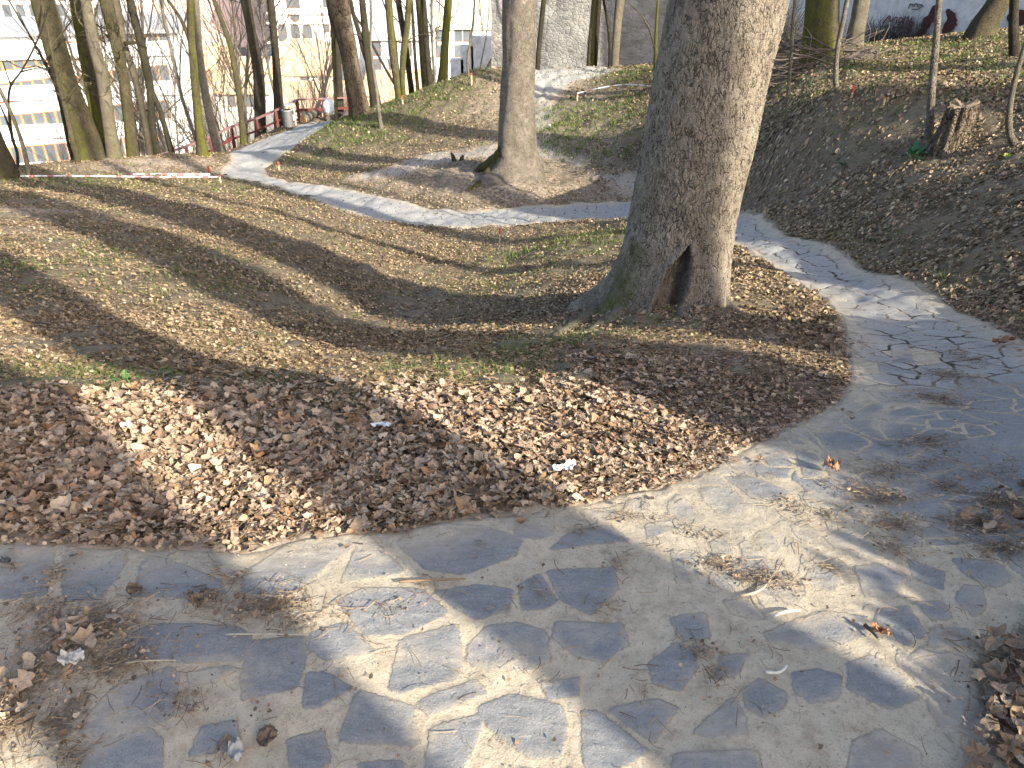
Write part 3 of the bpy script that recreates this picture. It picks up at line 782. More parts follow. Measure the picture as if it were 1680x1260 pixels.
# --- crumbs and leaf heaps on the paving
xy = band(.95, 4.2, 8200); sd, _, _ = zones(xy)
cb = blobval(CRUMBB, xy[:, 0], xy[:, 1])
cb = cb * (.5 + .7 * sstep(-.4, .4, fbm(xy[:, 0] * 14, xy[:, 1] * 14, o=2, s=14)))
xy = keepf(xy, np.clip(cb ** 1.3 * 1.2 + .012, 0, 1) * (sd > -.05))
c = pick(PAL_NEAR * .8, len(xy), .35)
scatter("leaf_litter", xy, (.004 + .020 * rng.beta(1.2, 3, len(xy))), MIDS, c, M_LEAF, .35, rng.uniform(.010, .020, len(xy)))
xy = band(.95, 3.0, 2300)
cb = blobval(LEAFPILEB, xy[:, 0], xy[:, 1])
xy = keepf(xy, np.clip(cb * .9 - .15, 0, 1))
scatter("leaf_litter", xy, rng.uniform(.018, .055, len(xy)), LEAVES, pick(PAL_NEAR * .85, len(xy)), M_LEAF, .4, rng.uniform(.015, .045, len(xy)))
xy = band(1.6, 4.4, 700); sd, _, _ = zones(xy)
xy = keepf(xy, np.exp(-np.clip(sd, 0, 9) / .05) * (sd > -.02) * .55)
scatter("leaf_litter", xy, rng.uniform(.012, .040, len(xy)), LEAVES, pick(PAL_NEAR * .9, len(xy)), M_LEAF, .25, np.full(len(xy), .018))
# lower right corner beyond the paving
xy = band(.9, 2.2, 1800); sd, _, _ = zones(xy)
xy = xy[(sd < -.01) & (xy[:, 0] > .6) & (xy[:, 1] < 1.9)]
scatter("leaf_litter", xy, rng.uniform(.022, .06, len(xy)), LEAVES, pick(PAL_NEAR * .8, len(xy)), M_LEAF, .40, rng.uniform(.01, .05, len(xy)))

# --- straw, needles and thin twigs: small crossed slivers
def slivers(name, xy, L, r, cols, lift, droop=.2):
    n = len(xy); az = rng.uniform(0, math.pi, n); seg = 3
    t = np.linspace(-.5, .5, seg + 1)
    bend = rng.normal(0, .12, n)
    x = xy[:, 0, None] + np.cos(az)[:, None] * t * L[:, None] - np.sin(az)[:, None] * (bend[:, None] * L[:, None] * (t * 2) ** 2)
    y = xy[:, 1, None] + np.sin(az)[:, None] * t * L[:, None] + np.cos(az)[:, None] * (bend[:, None] * L[:, None] * (t * 2) ** 2)
    z = Hb(x.ravel(), y.ravel()).reshape(x.shape) + lift[:, None] + rng.normal(0, .12, n)[:, None] * t * L[:, None]
    P = np.stack([x, y, z], -1)
    nx_, ny_ = -np.sin(az), np.cos(az)
    V = []
    for (a, b_) in ((-1, -.5), (1, -.5), (0, 1)):
        V.append(P + np.stack([nx_ * a, ny_ * a, np.full(n, b_)], -1)[:, None] * r[:, None, None])
    V = np.stack(V, 2)      # n, seg+1, 3, 3
    base = np.arange(n)[:, None, None] * (seg + 1) * 3
    i = np.arange(seg)[None, :, None] * 3; j = np.arange(3)[None, None]; j2 = (j + 1) % 3
    Fq = np.stack(np.broadcast_arrays(base + i + j, base + i + j2, base + i + 3 + j2, base + i + 3 + j), -1).reshape(-1, 4)
    o = mesh_np(name, V.reshape(-1, 3), [Fq], [M_LEAF], {"tint": np.repeat(cols, (seg + 1) * 3, 0)}, smooth=True)
    tag(o, kind="stuff")
STRAW = np.array([(.30,.225,.15),(.42,.34,.24),(.20,.14,.09),(.13,.09,.06),(.36,.27,.18)])
xy = band(.95, 4.5, 5200); sd, _, _ = zones(xy)
cb = blobval(CRUMBB, xy[:, 0], xy[:, 1])
p = np.where(sd > -.03, np.clip(cb * .8 + .02, 0, 1), .10 + .25 * sstep(.3, 1.0, xy[:, 0]) + .5 * sstep(-.12, -.01, sd))
xy = keepf(xy, p)
slivers("twig_litter", xy, rng.uniform(.015, .065, len(xy)), rng.uniform(.0005, .0011, len(xy)), pick(STRAW, len(xy)), rng.uniform(.011, .022, len(xy)) + .012 * (polysd(PATH, xy[:, 0], xy[:, 1]) < 0))
xy = band(3.0, 11, 90); sd, dirt, _ = zones(xy); xy = xy[sd < -.05]
slivers("twig_litter", xy, rng.uniform(.06, .22, len(xy)), rng.uniform(.001, .0022, len(xy)), pick(STRAW, len(xy)), rng.uniform(.01, .03, len(xy)))
# --- pebbles / grit on the paving
xy = band(.95, 3.4, 1500); sd, _, _ = zones(xy); xy = xy[sd > 0]
def _peb():
    V = np.array([(1,0,0),(-1,0,0),(0,1,0),(0,-1,0),(0,0,.7),(0,0,-.7)], float) * .5
    T = np.array([(0,2,4),(2,1,4),(1,3,4),(3,0,4),(2,0,5),(1,2,5),(3,1,5),(0,3,5)])
    return [(V, T)]
scatter("gravel", xy, .0015 + .006 * rng.beta(1, 4, len(xy)), _peb(), pick(np.array([(.3,.27,.22),(.16,.14,.12),(.45,.42,.36)]), len(xy)), M_LEAF, .4, np.full(len(xy), .014))

# --- grass and herbs
def grass_material():
    m, t, b = mat("grass_blade"); q = N(t)
    c = q.attr("tint", True)
    q.l(c, b.inputs["Base Color"]); b.inputs["Roughness"].default_value = .55; b.inputs["Specular IOR Level"].default_value = .3
    tr = q.n("ShaderNodeBsdfTranslucent"); q.l(q.mix(1.0, c, (1.3, 1.4, .7), 'MULTIPLY'), tr.inputs[0])
    mx = q.n("ShaderNodeMixShader"); mx.inputs[0].default_value = .3
    q.l(b.outputs[0], mx.inputs[1]); q.l(tr.outputs[0], mx.inputs[2])
    q.l(mx.outputs[0], t.nodes["Material Output"].inputs["Surface"])
    return m
M_GRASS = grass_material()
GREEN = np.array([(.10,.15,.03),(.14,.21,.045),(.07,.115,.03),(.17,.23,.06),(.12,.14,.045)])
def blades(name, xy, hgt, wid, cols):
    n = len(xy); az = rng.uniform(0, 2 * math.pi, n); lean = rng.uniform(.2, 1.1, n)
    z0 = Hb(xy[:, 0], xy[:, 1])
    V = []
    for t, wv in ((0, 1), (.5, .8), (1, .08)):
        out = lean * hgt * t ** 1.7
        cx = xy[:, 0] + np.cos(az) * out; cy = xy[:, 1] + np.sin(az) * out; cz = z0 - .004 + hgt * t * (1 - .25 * lean * t)
        for s in (-1, 1):
            V.append(np.stack([cx - np.sin(az) * s * wid * wv, cy + np.cos(az) * s * wid * wv, cz], -1))
    V = np.stack(V, 1)
    b_ = np.arange(n)[:, None] * 6
    Fq = np.concatenate([b_ + np.array([0, 1, 3, 2]), b_ + np.array([2, 3, 5, 4])])
    o = mesh_np(name, V.reshape(-1, 3), [Fq], [M_GRASS], {"tint": np.repeat(cols, 6, 0)}, smooth=True)
    tag(o, kind="stuff")
for y0, y1, dens, h0, h1, wd in ((2.4, 5.5, 4200, .025, .070, .0022), (5.5, 10, 2000, .03, .07, .004), (10, 18, 800, .04, .09, .007), (18, 33, 380, .05, .12, .012)):
    xy = band(y0, y1, dens); sd, dirt, gr = zones(xy)
    k = sstep(-.15, .6, fbm(xy[:, 0] * 3.2, xy[:, 1] * 3.2, o=2, s=55))
    if y0 < 6: k = sstep(.05, .75, fbm(xy[:, 0] * 5.5, xy[:, 1] * 5.5, o=3, s=57))
    p = (sd < -.02) * np.clip(gr ** 1.3 * ((.32 if y0 < 6 else .50) + (1.3 if y0 < 6 else .9) * k) + (.09 if y0 > 5 else .02) * k * (1 - dirt), 0, 1) * (H(xy[:, 0], xy[:, 1]) > -7)
    xy = keepf(xy, p)
    blades("grass", xy, rng.uniform(h0, h1, len(xy)), rng.uniform(.6, 1.2, len(xy)) * wd, pick(GREEN, len(xy), .25))
# ------------------------------------------------------------------ bark
def bark_material(name, dark, mid, light, moss=(.10, .105, .025), scale=1.0, depth=.012, disp=False, fiss=.75):
    m, t, b = mat(name); q = N(t)
    P = q.obj()
    wp = q.n("ShaderNodeTexNoise"); wp.inputs["Scale"].default_value = 5 * scale; wp.inputs["Detail"].default_value = 3
    q.l(P, wp.inputs["Vector"])
    ad = q.n("ShaderNodeVectorMath", operation='MULTIPLY_ADD')
    q.l(wp.outputs["Color"], ad.inputs[0]); ad.inputs[1].default_value = (.09 / scale,) * 3; q.l(P, ad.inputs[2])
    V = ad.outputs[0]
    def vor(sc, sq, rnd=1.0):
        x = q.n("ShaderNodeTexVoronoi", feature='DISTANCE_TO_EDGE'); x.inputs["Scale"].default_value = sc * scale
        x.inputs["Randomness"].default_value = rnd
        q.l(q.mapping(V, (1, 1, sq)), x.inputs["Vector"]); return x.outputs["Distance"]
    v1 = vor(40, .30); v2 = vor(110, .45)
    n1 = q.noise(3.2 * scale, 4, .6, P); n2 = q.noise(26 * scale, 6, .7, q.mapping(P, (1, 1, .35))); n3 = q.noise(130 * scale, 4, .7, P)
    brk = q.map(q.noise(12 * scale, 4, .65, P), .34, .53)
    f1 = q.math('SUBTRACT', 1.0, q.math('MULTIPLY', q.map(v1, .13, .0), brk))
    f2 = q.map(v2, .0, .18)
    h = q.math('MULTIPLY', f1, .62)
    h = q.math('ADD', h, q.math('MULTIPLY', f2, .26))
    h = q.math('ADD', h, q.math('MULTIPLY', n2, .50))
    h = q.math('ADD', h, q.math('MULTIPLY', n3, .10))
    c = q.ramp(n2, [(.28, mid), (.5, tuple((a + d) / 2 for a, d in zip(mid, light))), (.72, light)])
    c = q.mix(q.map(n1, .42, .70, 0, .5), c, tuple(min(1, x * 1.35) for x in light))
    c = q.mix(q.map(n1, .62, .30, 0, .5), c, mid)
    c = q.mix(q.math('MULTIPLY', q.map(f1, .62, .12), fiss), c, dark)
    c = q.mix(q.math('MULTIPLY', q.map(f2, .6, .0), .6 * fiss), c, dark)
    c = q.mix(q.map(n3, .55, .75, 0, .3), c, dark)
    ms = q.math('ADD', q.attr("moss"), q.math('MULTIPLY', q.math('SUBTRACT', q.noise(9, 5, .65, P), .5), 1.3))
    mc = q.mix(n3, tuple(x * .7 for x in moss), tuple(x * 1.35 for x in moss))
    c = q.mix(q.map(ms, .35, .85, 0, .9), c, mc)
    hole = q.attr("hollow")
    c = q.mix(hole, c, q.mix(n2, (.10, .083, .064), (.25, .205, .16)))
    q.l(c, b.inputs["Base Color"]); b.inputs["Roughness"].default_value = .9; b.inputs["Specular IOR Level"].default_value = .15
    if disp:
        d = q.n("ShaderNodeDisplacement"); d.inputs["Midlevel"].default_value = .8; d.inputs["Scale"].default_value = depth
        q.l(h, d.inputs["Height"]); q.l(d.outputs[0], t.nodes["Material Output"].inputs["Displacement"])
        m.displacement_method = 'BOTH'
    else:
        q.l(q.bump(h, 1.0, depth), b.inputs["Normal"])
    return m
BK_BIG = bark_material("grey_bark", (.052, .042, .031), (.21, .175, .135), (.35, .30, .235), scale=1.15, depth=.015, disp=True, fiss=.9)
BK_GREY = bark_material("grey_brown_bark", (.06, .05, .04), (.17, .145, .115), (.29, .25, .20), scale=1.1, depth=.02)
BK_PALE = bark_material("pale_bark", (.055, .047, .034), (.14, .12, .087), (.22, .19, .14), scale=1.2, depth=.014, fiss=.6)
BK_OLIVE = bark_material("mossy_bark", (.022, .02, .012), (.075, .064, .038), (.135, .115, .07), moss=(.13, .135, .02), scale=1.0, depth=.02, fiss=.75)
BK_DARK = bark_material("dark_bark", (.016, .014, .011), (.042, .036, .027), (.078, .067, .048), moss=(.06, .065, .018), scale=1.0, depth=.02, fiss=.7)
BK_ROUGH = bark_material("furrowed_bark", (.03, .022, .015), (.13, .10, .07), (.25, .20, .14), moss=(.10, .105, .03), scale=.45, depth=.06, fiss=1.0)

def crown_mesh(seed, height=7.0, r0=.10, nb=13, fine=2, spread=1.0, low=.12):
    """bare branches round a leader, origin at the leader's foot; list of vertex rings packed in a mesh"""
    r = random.Random(seed); mb = MB()
    def branch(p, d, L, rad, lev):
        n = 6 if lev < 2 else 4
        pts_ = [np.array(p)]; dd = np.array(d, float)
        for i in range(n):
            dd = dd + np.array([r.gauss(0, .16), r.gauss(0, .16), r.gauss(.06, .10)]); dd /= np.linalg.norm(dd)
            pts_.append(pts_[-1] + dd * L / n)
        mb.tube(pts_, np.linspace(rad, rad * .28, n + 1), k=(6 if lev == 0 else 4 if lev == 1 else 3), cap=False)
        if lev < fine + 1:
            for _ in range((nb, 5, 4, 3)[lev]):
                t = r.uniform(.25 if lev else low, 1) ** (1 if lev else .9); k = min(int(t * n), n - 1)
                q_ = pts_[k] + (pts_[k + 1] - pts_[k]) * (t * n - k)
                a = r.uniform(0, 2 * math.pi); e = r.uniform(.35, .95) * spread
                ax = pts_[k + 1] - pts_[k]; ax = ax / np.linalg.norm(ax)
                s = np.cross(ax, (math.cos(a), math.sin(a), .3)); s /= np.linalg.norm(s) + 1e-9
                nd = ax * math.cos(e) + s * math.sin(e)
                branch(q_, nd, L * (.42 if lev == 0 else .5) * r.uniform(.7, 1.2) * (1.15 - .5 * t), rad * (.42 if lev == 0 else .5) * (1 - .4 * t), lev + 1)
    branch((0, 0, 0), (0, 0, 1), height, r0, 0)
    V = np.concatenate(mb.v); F_ = np.concatenate(mb.f)
    return V, F_
CROWNS = [crown_mesh(100 + k) for k in range(4)]
_crown_me = {}
def crown_obj(k, m, parent, loc, s, rz):
    key = (k, m.name)
    if key not in _crown_me:
        V, F_ = CROWNS[k]
        o = mesh_np("crown", V, [F_], [m], {"moss": np.zeros(len(V))})
        _crown_me[key] = o.data
        o.parent = parent
    else:
        o = bpy.data.objects.new("crown", _crown_me[key]); COL.objects.link(o); o.parent = parent
    o.location = Vector(loc) - parent.location; o.scale = (s, s, s); o.rotation_euler = (0, 0, rz)
    return o
def smooth_line(P, r, step):
    """Catmull-Rom through the stations, resampled"""
    P = np.asarray(P, float); r = np.asarray(r, float)
    D = np.c_[P, r]
    D = np.vstack([2 * D[0] - D[1], D, 2 * D[-1] - D[-2]])
    out = []
    for i in range(1, len(D) - 2):
        L = np.linalg.norm(D[i + 1, :3] - D[i, :3]); n = max(2, int(L / step))
        for t in np.arange(n) / n:
            a, b_, c, d = D[i - 1], D[i], D[i + 1], D[i + 2]
            out.append(.5 * ((2 * b_) + (c - a) * t + (2 * a - 5 * b_ + 4 * c - d) * t * t + (3 * b_ - a - 3 * c + d) * t ** 3))
    out.append(D[-2])
    out = np.array(out)
    return out[:, :3], np.maximum(out[:, 3], .002)
def trunk_mesh(P, r, k, flare=0.0, fh=.35, lobes=5, rough=.04, phase=0.0, moss=None, seed=0, step=.08, lump=1.0):
    P, r = smooth_line(P, r, step)
    n = len(P)
    h = P[:, 2] - P[-1, 2] if P[0, 2] > P[-1, 2] else P[:, 2] - P[0, 2]
    T = np.gradient(P, axis=0); T /= np.linalg.norm(T, axis=1)[:, None]
    U = np.cross(T, (0, 1, 0)); U /= np.linalg.norm(U, axis=1)[:, None]; W = np.cross(T, U)
    th = np.arange(k) / k * 2 * math.pi
    C, S = np.cos(th)[None], np.sin(th)[None]
    hh = h[:, None]
    fl = 1 + flare * np.exp(-np.clip(hh, 0, 9) / fh) * (1 + .55 * np.cos(lobes * th[None] + phase) + .25 * np.cos(2 * th[None] + 1.3 * phase))
    rr = r[:, None] * fl
    nz = fbm(C * 1.6 + seed, S * 1.6, hh * .9 + 0 * C, 3, seed)
    rr = rr * (1 + rough * lump * nz)
    V = P[:, None] + (U[:, None] * C[..., None] + W[:, None] * S[..., None]) * rr[..., None]
    i = np.arange(n - 1)[:, None] * k; j = np.arange(k)[None]; j2 = (j + 1) % k
    Fq = np.stack([i + j, i + j2, i + k + j2, i + k + j], -1).reshape(-1, 4)
    mo = np.zeros((n, k))
    if moss:
        base, top, side, amt = moss   # strength near ground, strength above, favoured angle, side weight
        mo = top + (base - top) * np.exp(-hh / .9) + side * 0 + amt * np.cos(th[None] - side)
        mo = mo + .25 * nz
    return V.reshape(-1, 3), Fq, np.clip(mo, 0, 1).ravel(), P
TREES = []
def tree(name, label, cat, st, bark, Y=None, height=11.0, k=18, flare=.35, fh=.3, lobes=5, moss=(.3, 0, 0, .1), rough=.05, limbs=(), group=None, crown=True, cs=None, seed=None, up=(0, 0), deep=.25, lean=0.0, twigs=None):
    """st: (px, py, width) from the base upward, as photographed; stands at the ground point of the first station, or at distance Y"""
    seed = len(TREES) if seed is None else seed
    px, py, wd = st[0]
    if Y is None:
        Y = ground(px, py)[1] + .5 * wd / ppm(py, ground(px, py)[1])
    if Y > 31: print('FAR', label, Y)
    W3, rad = [], []
    for x, y, wv in st:
        W3.append(at(x, y, Y)); rad.append(.5 * wv / ppm(y, Y))
    W3 = [np.array(p) for p in W3]
    zg = H1(W3[0][0], W3[0][1])
    b0 = W3[0].copy()
    # carry the trunk down into the soil
    d0 = W3[0] - W3[1]; d0 /= abs(d0[2]) + 1e-6
    if d0[2] > 0: d0 = np.array((0, 0, -1.0))
    drop = max(b0[2] - zg, 0) + deep
    foot = b0 + np.array((d0[0] * .6, 0, -1)) * drop
    W3 = [foot] + W3; rad = [rad[0] * (1.05 if drop < 1 else 1.25)] + rad
    # and up to the crown
    dt = W3[-1] - W3[-2]; dt /= np.linalg.norm(dt)
    top = W3[-1].copy(); rt = rad[-1]; want = zg + height
    nst = 4
    z0 = top[2]
    endr = max(rt * .35, .02)
    if want > z0 + .5:
        for i in range(1, nst + 1):
            f = i / nst
            dirn = dt * (1 - .5 * f) + np.array((up[0], up[1], 1)) * .5 * f; dirn /= np.linalg.norm(dirn)
            top = top + dirn * (want - z0) / nst
            W3.append(top.copy()); rad.append(rt + (endr - rt) * f)
    base = Vector((foot[0], foot[1], zg))
    e = empty(name, base)
    V, Fq, mo, PL = trunk_mesh(W3, rad, k, flare, fh, lobes, rough, seed * 1.7, moss, seed, step=max(.07, .004 * Y * 1.2))
    o = mesh_np("trunk", V - np.array(base), [Fq], [bark], {"moss": np.clip(mo + (.22 if bark is BK_OLIVE else .10 if bark is BK_DARK else 0), 0, 1), "hollow": np.zeros(len(mo))}, True, e)
    for L in limbs:
        mb = MB()
        P_, r_ = smooth_line([at(x, y, Y) for x, y, _ in L], [.5 * wv / ppm(y, Y) for _, y, wv in L], .15)
        mb.tube(P_, r_, k=8, cap=True)
        lo = mb.build("limb", bark, e, smooth=True)
    if crown:
        s = cs if cs else max(endr / .10, .45)
        crown_obj(seed % 4, bark, e, (top[0], top[1], top[2] - .05), s, seed * 1.3)
        # a few boughs below the top
        rr_ = random.Random(seed)
    if twigs is None: twigs = 5 if group in (GL, GC) and cat == "tree" else 0
    if twigs:
        rr_ = random.Random(seed + 50); mb = MB()
        q0, q1 = len(PL) * .15, len(PL) * .62
        for _ in range(twigs):
            k_ = int(rr_.uniform(q0, q1)); p = PL[k_]; a = rr_.uniform(0, 6.28); e_ = rr_.uniform(.5, 1.2)
            d = np.array((math.cos(a) * math.sin(e_), math.sin(a) * math.sin(e_) * .6, math.cos(e_))); L = rr_.uniform(.5, 1.7)
            def br(p, d, L, r0, lev):
                P = [p]
                for _k in range(6):
                    d = d + np.array([rr_.gauss(0, .2), rr_.gauss(0, .2), rr_.gauss(.05, .16)]); d = d / np.linalg.norm(d); P.append(P[-1] + d * L / 6)
                mb.tube(P, np.linspace(r0, r0 * .3, 7), k=5 if lev == 0 else 3, cap=False)
                if lev < 2:
                    for _q in range(4 if lev == 0 else 3):
                        i0 = rr_.randint(1, 5); br(P[i0], d + np.array([rr_.gauss(0, .7) for _ in range(3)]), L * rr_.uniform(.3, .6), r0 * .55, lev + 1)
            br(p, d, L, rr_.uniform(.012, .026), 0)
            V_ = np.concatenate(mb.v)
            mesh_np("side_branch", V_ - np.array(base), mb.f, [bark], {"moss": np.zeros(len(V_)), "hollow": np.zeros(len(V_))}, True, e)
            mb = MB()
    tag(e, label, cat, group)
    TREES.append(e)
    return e
GL = "trees along the left edge above the town"
GC = "trees along the crest of the hillock"

# ------------------------------------------------------------------ the great trunk in front
def big_tree():
    Yc = 5.62
    rows = [(0,1098,1287),(60,1087,1274),(100,1079,1262),(160,1068,1250),(246,1055,1233),(319,1041,1214),(370,1031,1202),(410,1022,1197),(440,1011,1194),(465,1000,1191),(483,989,1190),(500,975,1191),(515,958,1193),(535,940,1196),(570,925,1199)]
    ys = np.array([r[0] for r in rows], float); l = np.array([r[1] for r in rows], float); r_ = np.array([r[2] for r in rows], float)
    z = np.array([at(840, y, Yc)[2] for y in ys]); xl = np.array([at(a, y, Yc)[0] for a, y in zip(l, ys)]); xr = np.array([at(a, y, Yc)[0] for a, y in zip(r_, ys)])
    o_ = np.argsort(z); z, xl, xr = z[o_], xl[o_], xr[o_]
    zf = np.r_[np.arange(z[0], 1.35, .0065)]
    XL = np.interp(zf, z, xl); XR = np.interp(zf, z, xr)
    ker = np.hanning(31); ker /= ker.sum()
    XL = np.convolve(np.r_[np.full(15, XL[0]), XL, np.full(15, XL[-1])], ker, 'valid'); XR = np.convolve(np.r_[np.full(15, XR[0]), XR, np.full(15, XR[-1])], ker, 'valid')
    # upper bole out of the frame
    zu = np.arange(1.45, 10.5, .12); f = (zu - 1.35) / 9.15
    cx_, w_ = (XL[-1] + XR[-1]) / 2, (XR[-1] - XL[-1]) / 2
    sl_ = (XR[-1] - XR[-40] + XL[-1] - XL[-40]) / 2 / (39 * .0065)
    cu = cx_ + sl_ * (zu - 1.35) * (1 - .35 * f); wu = w_ * (1 - .55 * f)
    Z = np.r_[zf, zu]; CX = np.r_[(XL + XR) / 2, cu]; RX = np.r_[(XR - XL) / 2, wu]
    K = 460
    th = np.arange(K) / K * 2 * math.pi          # 0 = +x, pi/2 = away, 3pi/2 = towards the viewer
    TH, ZZ = np.meshgrid(th, Z)
    zb = -.80
    hgt = ZZ - zb
    RY = np.minimum(RX, .41)[:, None] * (1 + .30 * np.exp(-np.clip(hgt, -.2, 9) / .28))
    ct, st_ = np.cos(TH), np.sin(TH)
    # buttresses: between them the bole stays narrow
    lob = np.exp(-np.clip(hgt, -.3, 9) / .30)
    but = .16 * np.exp(-((TH - R(235)) / .30) ** 2) + .10 * np.exp(-((TH - R(305)) / .28) ** 2) + .10 * np.exp(-((TH - R(120)) / .35) ** 2) - .10 * np.exp(-((TH - R(268)) / .20) ** 2) + .05 * np.cos(7 * TH)
    rad = 1 + lob * but + .018 * fbm(ct * 2.2, st_ * 2.2, ZZ * 1.4, 3, 3) + .012 * fbm(ct * 7, st_ * 7, ZZ * 2.2, 2, 8)
    X = CX[:, None] + RX[:, None] * ct * rad; Y = Yc + RY * st_ * rad
    # hollow at the foot: a tall pointed opening with rolled lips
    hz = (ZZ - (-.83)) / .62                     # 0 at the sill, 1 at the point
    px_ = X                                       # world x on the near face
    zc = [at(840, y, Yc - .40)[2] for y in (400, 440, 500, 520)]
    tip = at(1132, 400, Yc - .4); lm = at(1093, 442, Yc - .4); lb = at(1064, 502, Yc - .4); rb = at(1112, 504, Yc - .4); rm = at(1131, 446, Yc - .4)
    zt = tip[2]
    zz = [lb[2] - .1, lb[2], lm[2], tip[2]]
    Lx = np.interp(ZZ, zz, [lb[0] - .02, lb[0], lm[0], tip[0]]); Rx_ = np.interp(ZZ, zz, [rb[0] - .01, rb[0], rm[0], tip[0] + .005])
    near = (st_ < -.2)
    mid = (Lx + Rx_) / 2; half = np.maximum((Rx_ - Lx) / 2, .001)
    u = (X - mid) / half
    inside = near * (ZZ < zt) * sstep(1.12, .72, np.abs(u))
    fade = sstep(zt, zt - .06, ZZ)
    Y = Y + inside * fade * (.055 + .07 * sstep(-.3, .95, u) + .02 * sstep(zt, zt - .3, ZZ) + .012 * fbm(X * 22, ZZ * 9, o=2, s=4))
    dist = np.abs(X - mid) - half
    lip = near * (ZZ < zt + .05) * np.exp(-((dist - .022) / .020) ** 2)
    Y = Y - lip * .042 * sstep(zt + .06, zt - .1, ZZ)
    lipm = near * (ZZ < zt + .02) * np.exp(-((dist - .02) / .028) ** 2)
    moss = np.clip(.55 * np.exp(-((TH - R(200)) / .6) ** 2) * sstep(.85, .05, hgt) + .22 * np.exp(-((TH - R(215)) / .5) ** 2) * sstep(1.7, .3, hgt), 0, 1)
    base = Vector((float(CX[40]), Yc, zb))
    V = np.stack([X, Y, ZZ], -1)
    n = len(Z)
    i = np.arange(n - 1)[:, None] * K; j = np.arange(K)[None]; j2 = (j + 1) % K
    Fq = np.stack([i + j, i + j2, i + K + j2, i + K + j], -1).reshape(-1, 4)
    e = empty("large_tree", base)
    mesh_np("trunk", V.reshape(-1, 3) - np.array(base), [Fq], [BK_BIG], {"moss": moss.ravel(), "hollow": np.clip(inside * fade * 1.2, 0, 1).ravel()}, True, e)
    # surface roots running off to the left and front
    for pl in ([(1040,480,50),(992,511,52),(955,531,36),(918,549,20),(885,562,8)], [(1050,500,60),(1020,522,46),(985,536,26),(960,548,12)], [(1150,500,70),(1120,512,34),(1130,522,14)], [(1165,490,60),(1196,508,30),(1235,530,14),(1290,548,8)]):
        P_, rr = [], []
        for x, y, wv in pl:
            g = ground(x, y) if y > 500 else at(x, y, 5.55)
            P_.append(g + np.array((0, 0, .0 if y > 500 else 0))); rr.append(.5 * wv / ppm(y, g[1]))
        P_, rr = smooth_line(P_, rr, .02)
        mb = MB(); k_ = 28
        mb.tube(P_ - np.array((0, 0, 1.0)) * (rr * .25)[:, None], rr, k=k_, cap=True)
        Vv = np.concatenate(mb.v)
        Vv += .006 * np.stack([fbm(Vv[:, 0] * 16, Vv[:, 1] * 16, Vv[:, 2] * 16, 3, s) for s in (1, 2, 3)], -1)
        mesh_np("root", Vv - np.array(base), [np.concatenate([f for f in mb.f if f.shape[1] == 4])], [BK_GREY], {"moss": np.full(len(Vv), .5 if pl[0][0] < 1060 else .1), "hollow": np.zeros(len(Vv))}, True, e)
    crown_obj(1, BK_GREY, e, (float(CX[-1]), Yc, float(Z[-1]) - .1), 2.0, .4)
    tag(e, "massive grey barked tree beside the paved bend, with a pointed hollow at its foot", "tree")
    TREES.append(e)
big_tree()

# the middle tree with spread roots
def middle_tree():
    e = tree("large_tree", "thick tree with splayed mossy roots standing in the bare dirt between the two paths", "tree",
         [(845,300,108),(848,285,92),(849,268,76),(849,240,65),(848,200,60),(851,100,56),(852,0,55)], BK_GREY, Y=16.6, height=12, k=48, flare=.42, fh=.35, lobes=4, moss=(.35,0,math.pi,.2), rough=.09, seed=2, cs=1.6)
    Y = 16.4
    for pl, ms in (([(838,250,34),(818,276,34),(800,295,28),(784,307,18),(766,316,8)], .9), ([(848,272,26),(842,290,20),(845,305,9),(848,312,4)], .2), ([(862,240,30),(882,266,22),(896,278,12),(910,286,4)], .1),
                   ([(835,292,16),(850,303,9),(872,308,7),(893,316,6),(903,318,2)], .1), ([(832,246,30),(806,266,20),(785,276,10),(775,282,4)], .9)):
        P_, rr = [], []
        for i, (x, y, wv) in enumerate(pl):
            g = ground(x, y); p = at(x, y, Y)
            f = i / (len(pl) - 1)
            p = p * (1 - f) + g * f
            P_.append(p); rr.append(.5 * wv / ppm(y, Y))
        P_, rr = smooth_line(P_, rr, .05)
        mb = MB(); mb.tube(P_ - np.array((0, 0, 1.0)) * (rr * .2)[:, None], rr, k=14)
        Vv = np.concatenate(mb.v); Vv += .02 * np.stack([fbm(Vv[:, 0] * 6, Vv[:, 1] * 6, Vv[:, 2] * 6, 3, s) for s in (1, 2, 3)], -1)
        mesh_np("root", Vv - np.array(e.location), [np.concatenate([f for f in mb.f if f.shape[1] == 4])], [BK_OLIVE if ms > .5 else BK_GREY], {"moss": np.full(len(Vv), ms * .6), "hollow": np.zeros(len(Vv))}, True, e)
middle_tree()

GL = "trees along the left edge above the town"
T = tree
T("leaning_tree", "thickest leaning trunk on the left mound, brown with a green foot", "tree", [(152,263,56),(146,240,44),(128,190,39),(106,130,35),(88,65,35),(69,0,34)], BK_OLIVE, height=12, k=32, flare=.30, moss=(.55,.05,0,.25), seed=4, group=GL)
T("slender_tree", "thin dark stem hugging the left side of the thickest leaning trunk", "tree", [(129,268,8),(118,225,9),(108,180,8),(92,120,6),(80,60,5)], BK_OLIVE, height=8, k=10, flare=.2, seed=5, group=GL)
T("mossy_tree", "dark green trunk rising just right of the thickest leaning trunk", "tree", [(174,258,21),(158,190,19),(143,110,19),(124,0,19)], BK_OLIVE, Y=20.9, height=11, k=20, flare=.15, moss=(.7,.5,0,.4), seed=6, group=GL)
T("leaning_tree", "smooth pale brown trunk crossing in front of the dark green one on the mound", "tree", [(188,256,24),(181,215,20),(168,130,20),(153,70,18),(140,0,17)], BK_PALE, Y=20.3, height=11, k=24, flare=.2, moss=(.6,.05,math.pi,.2), seed=7, group=GL)
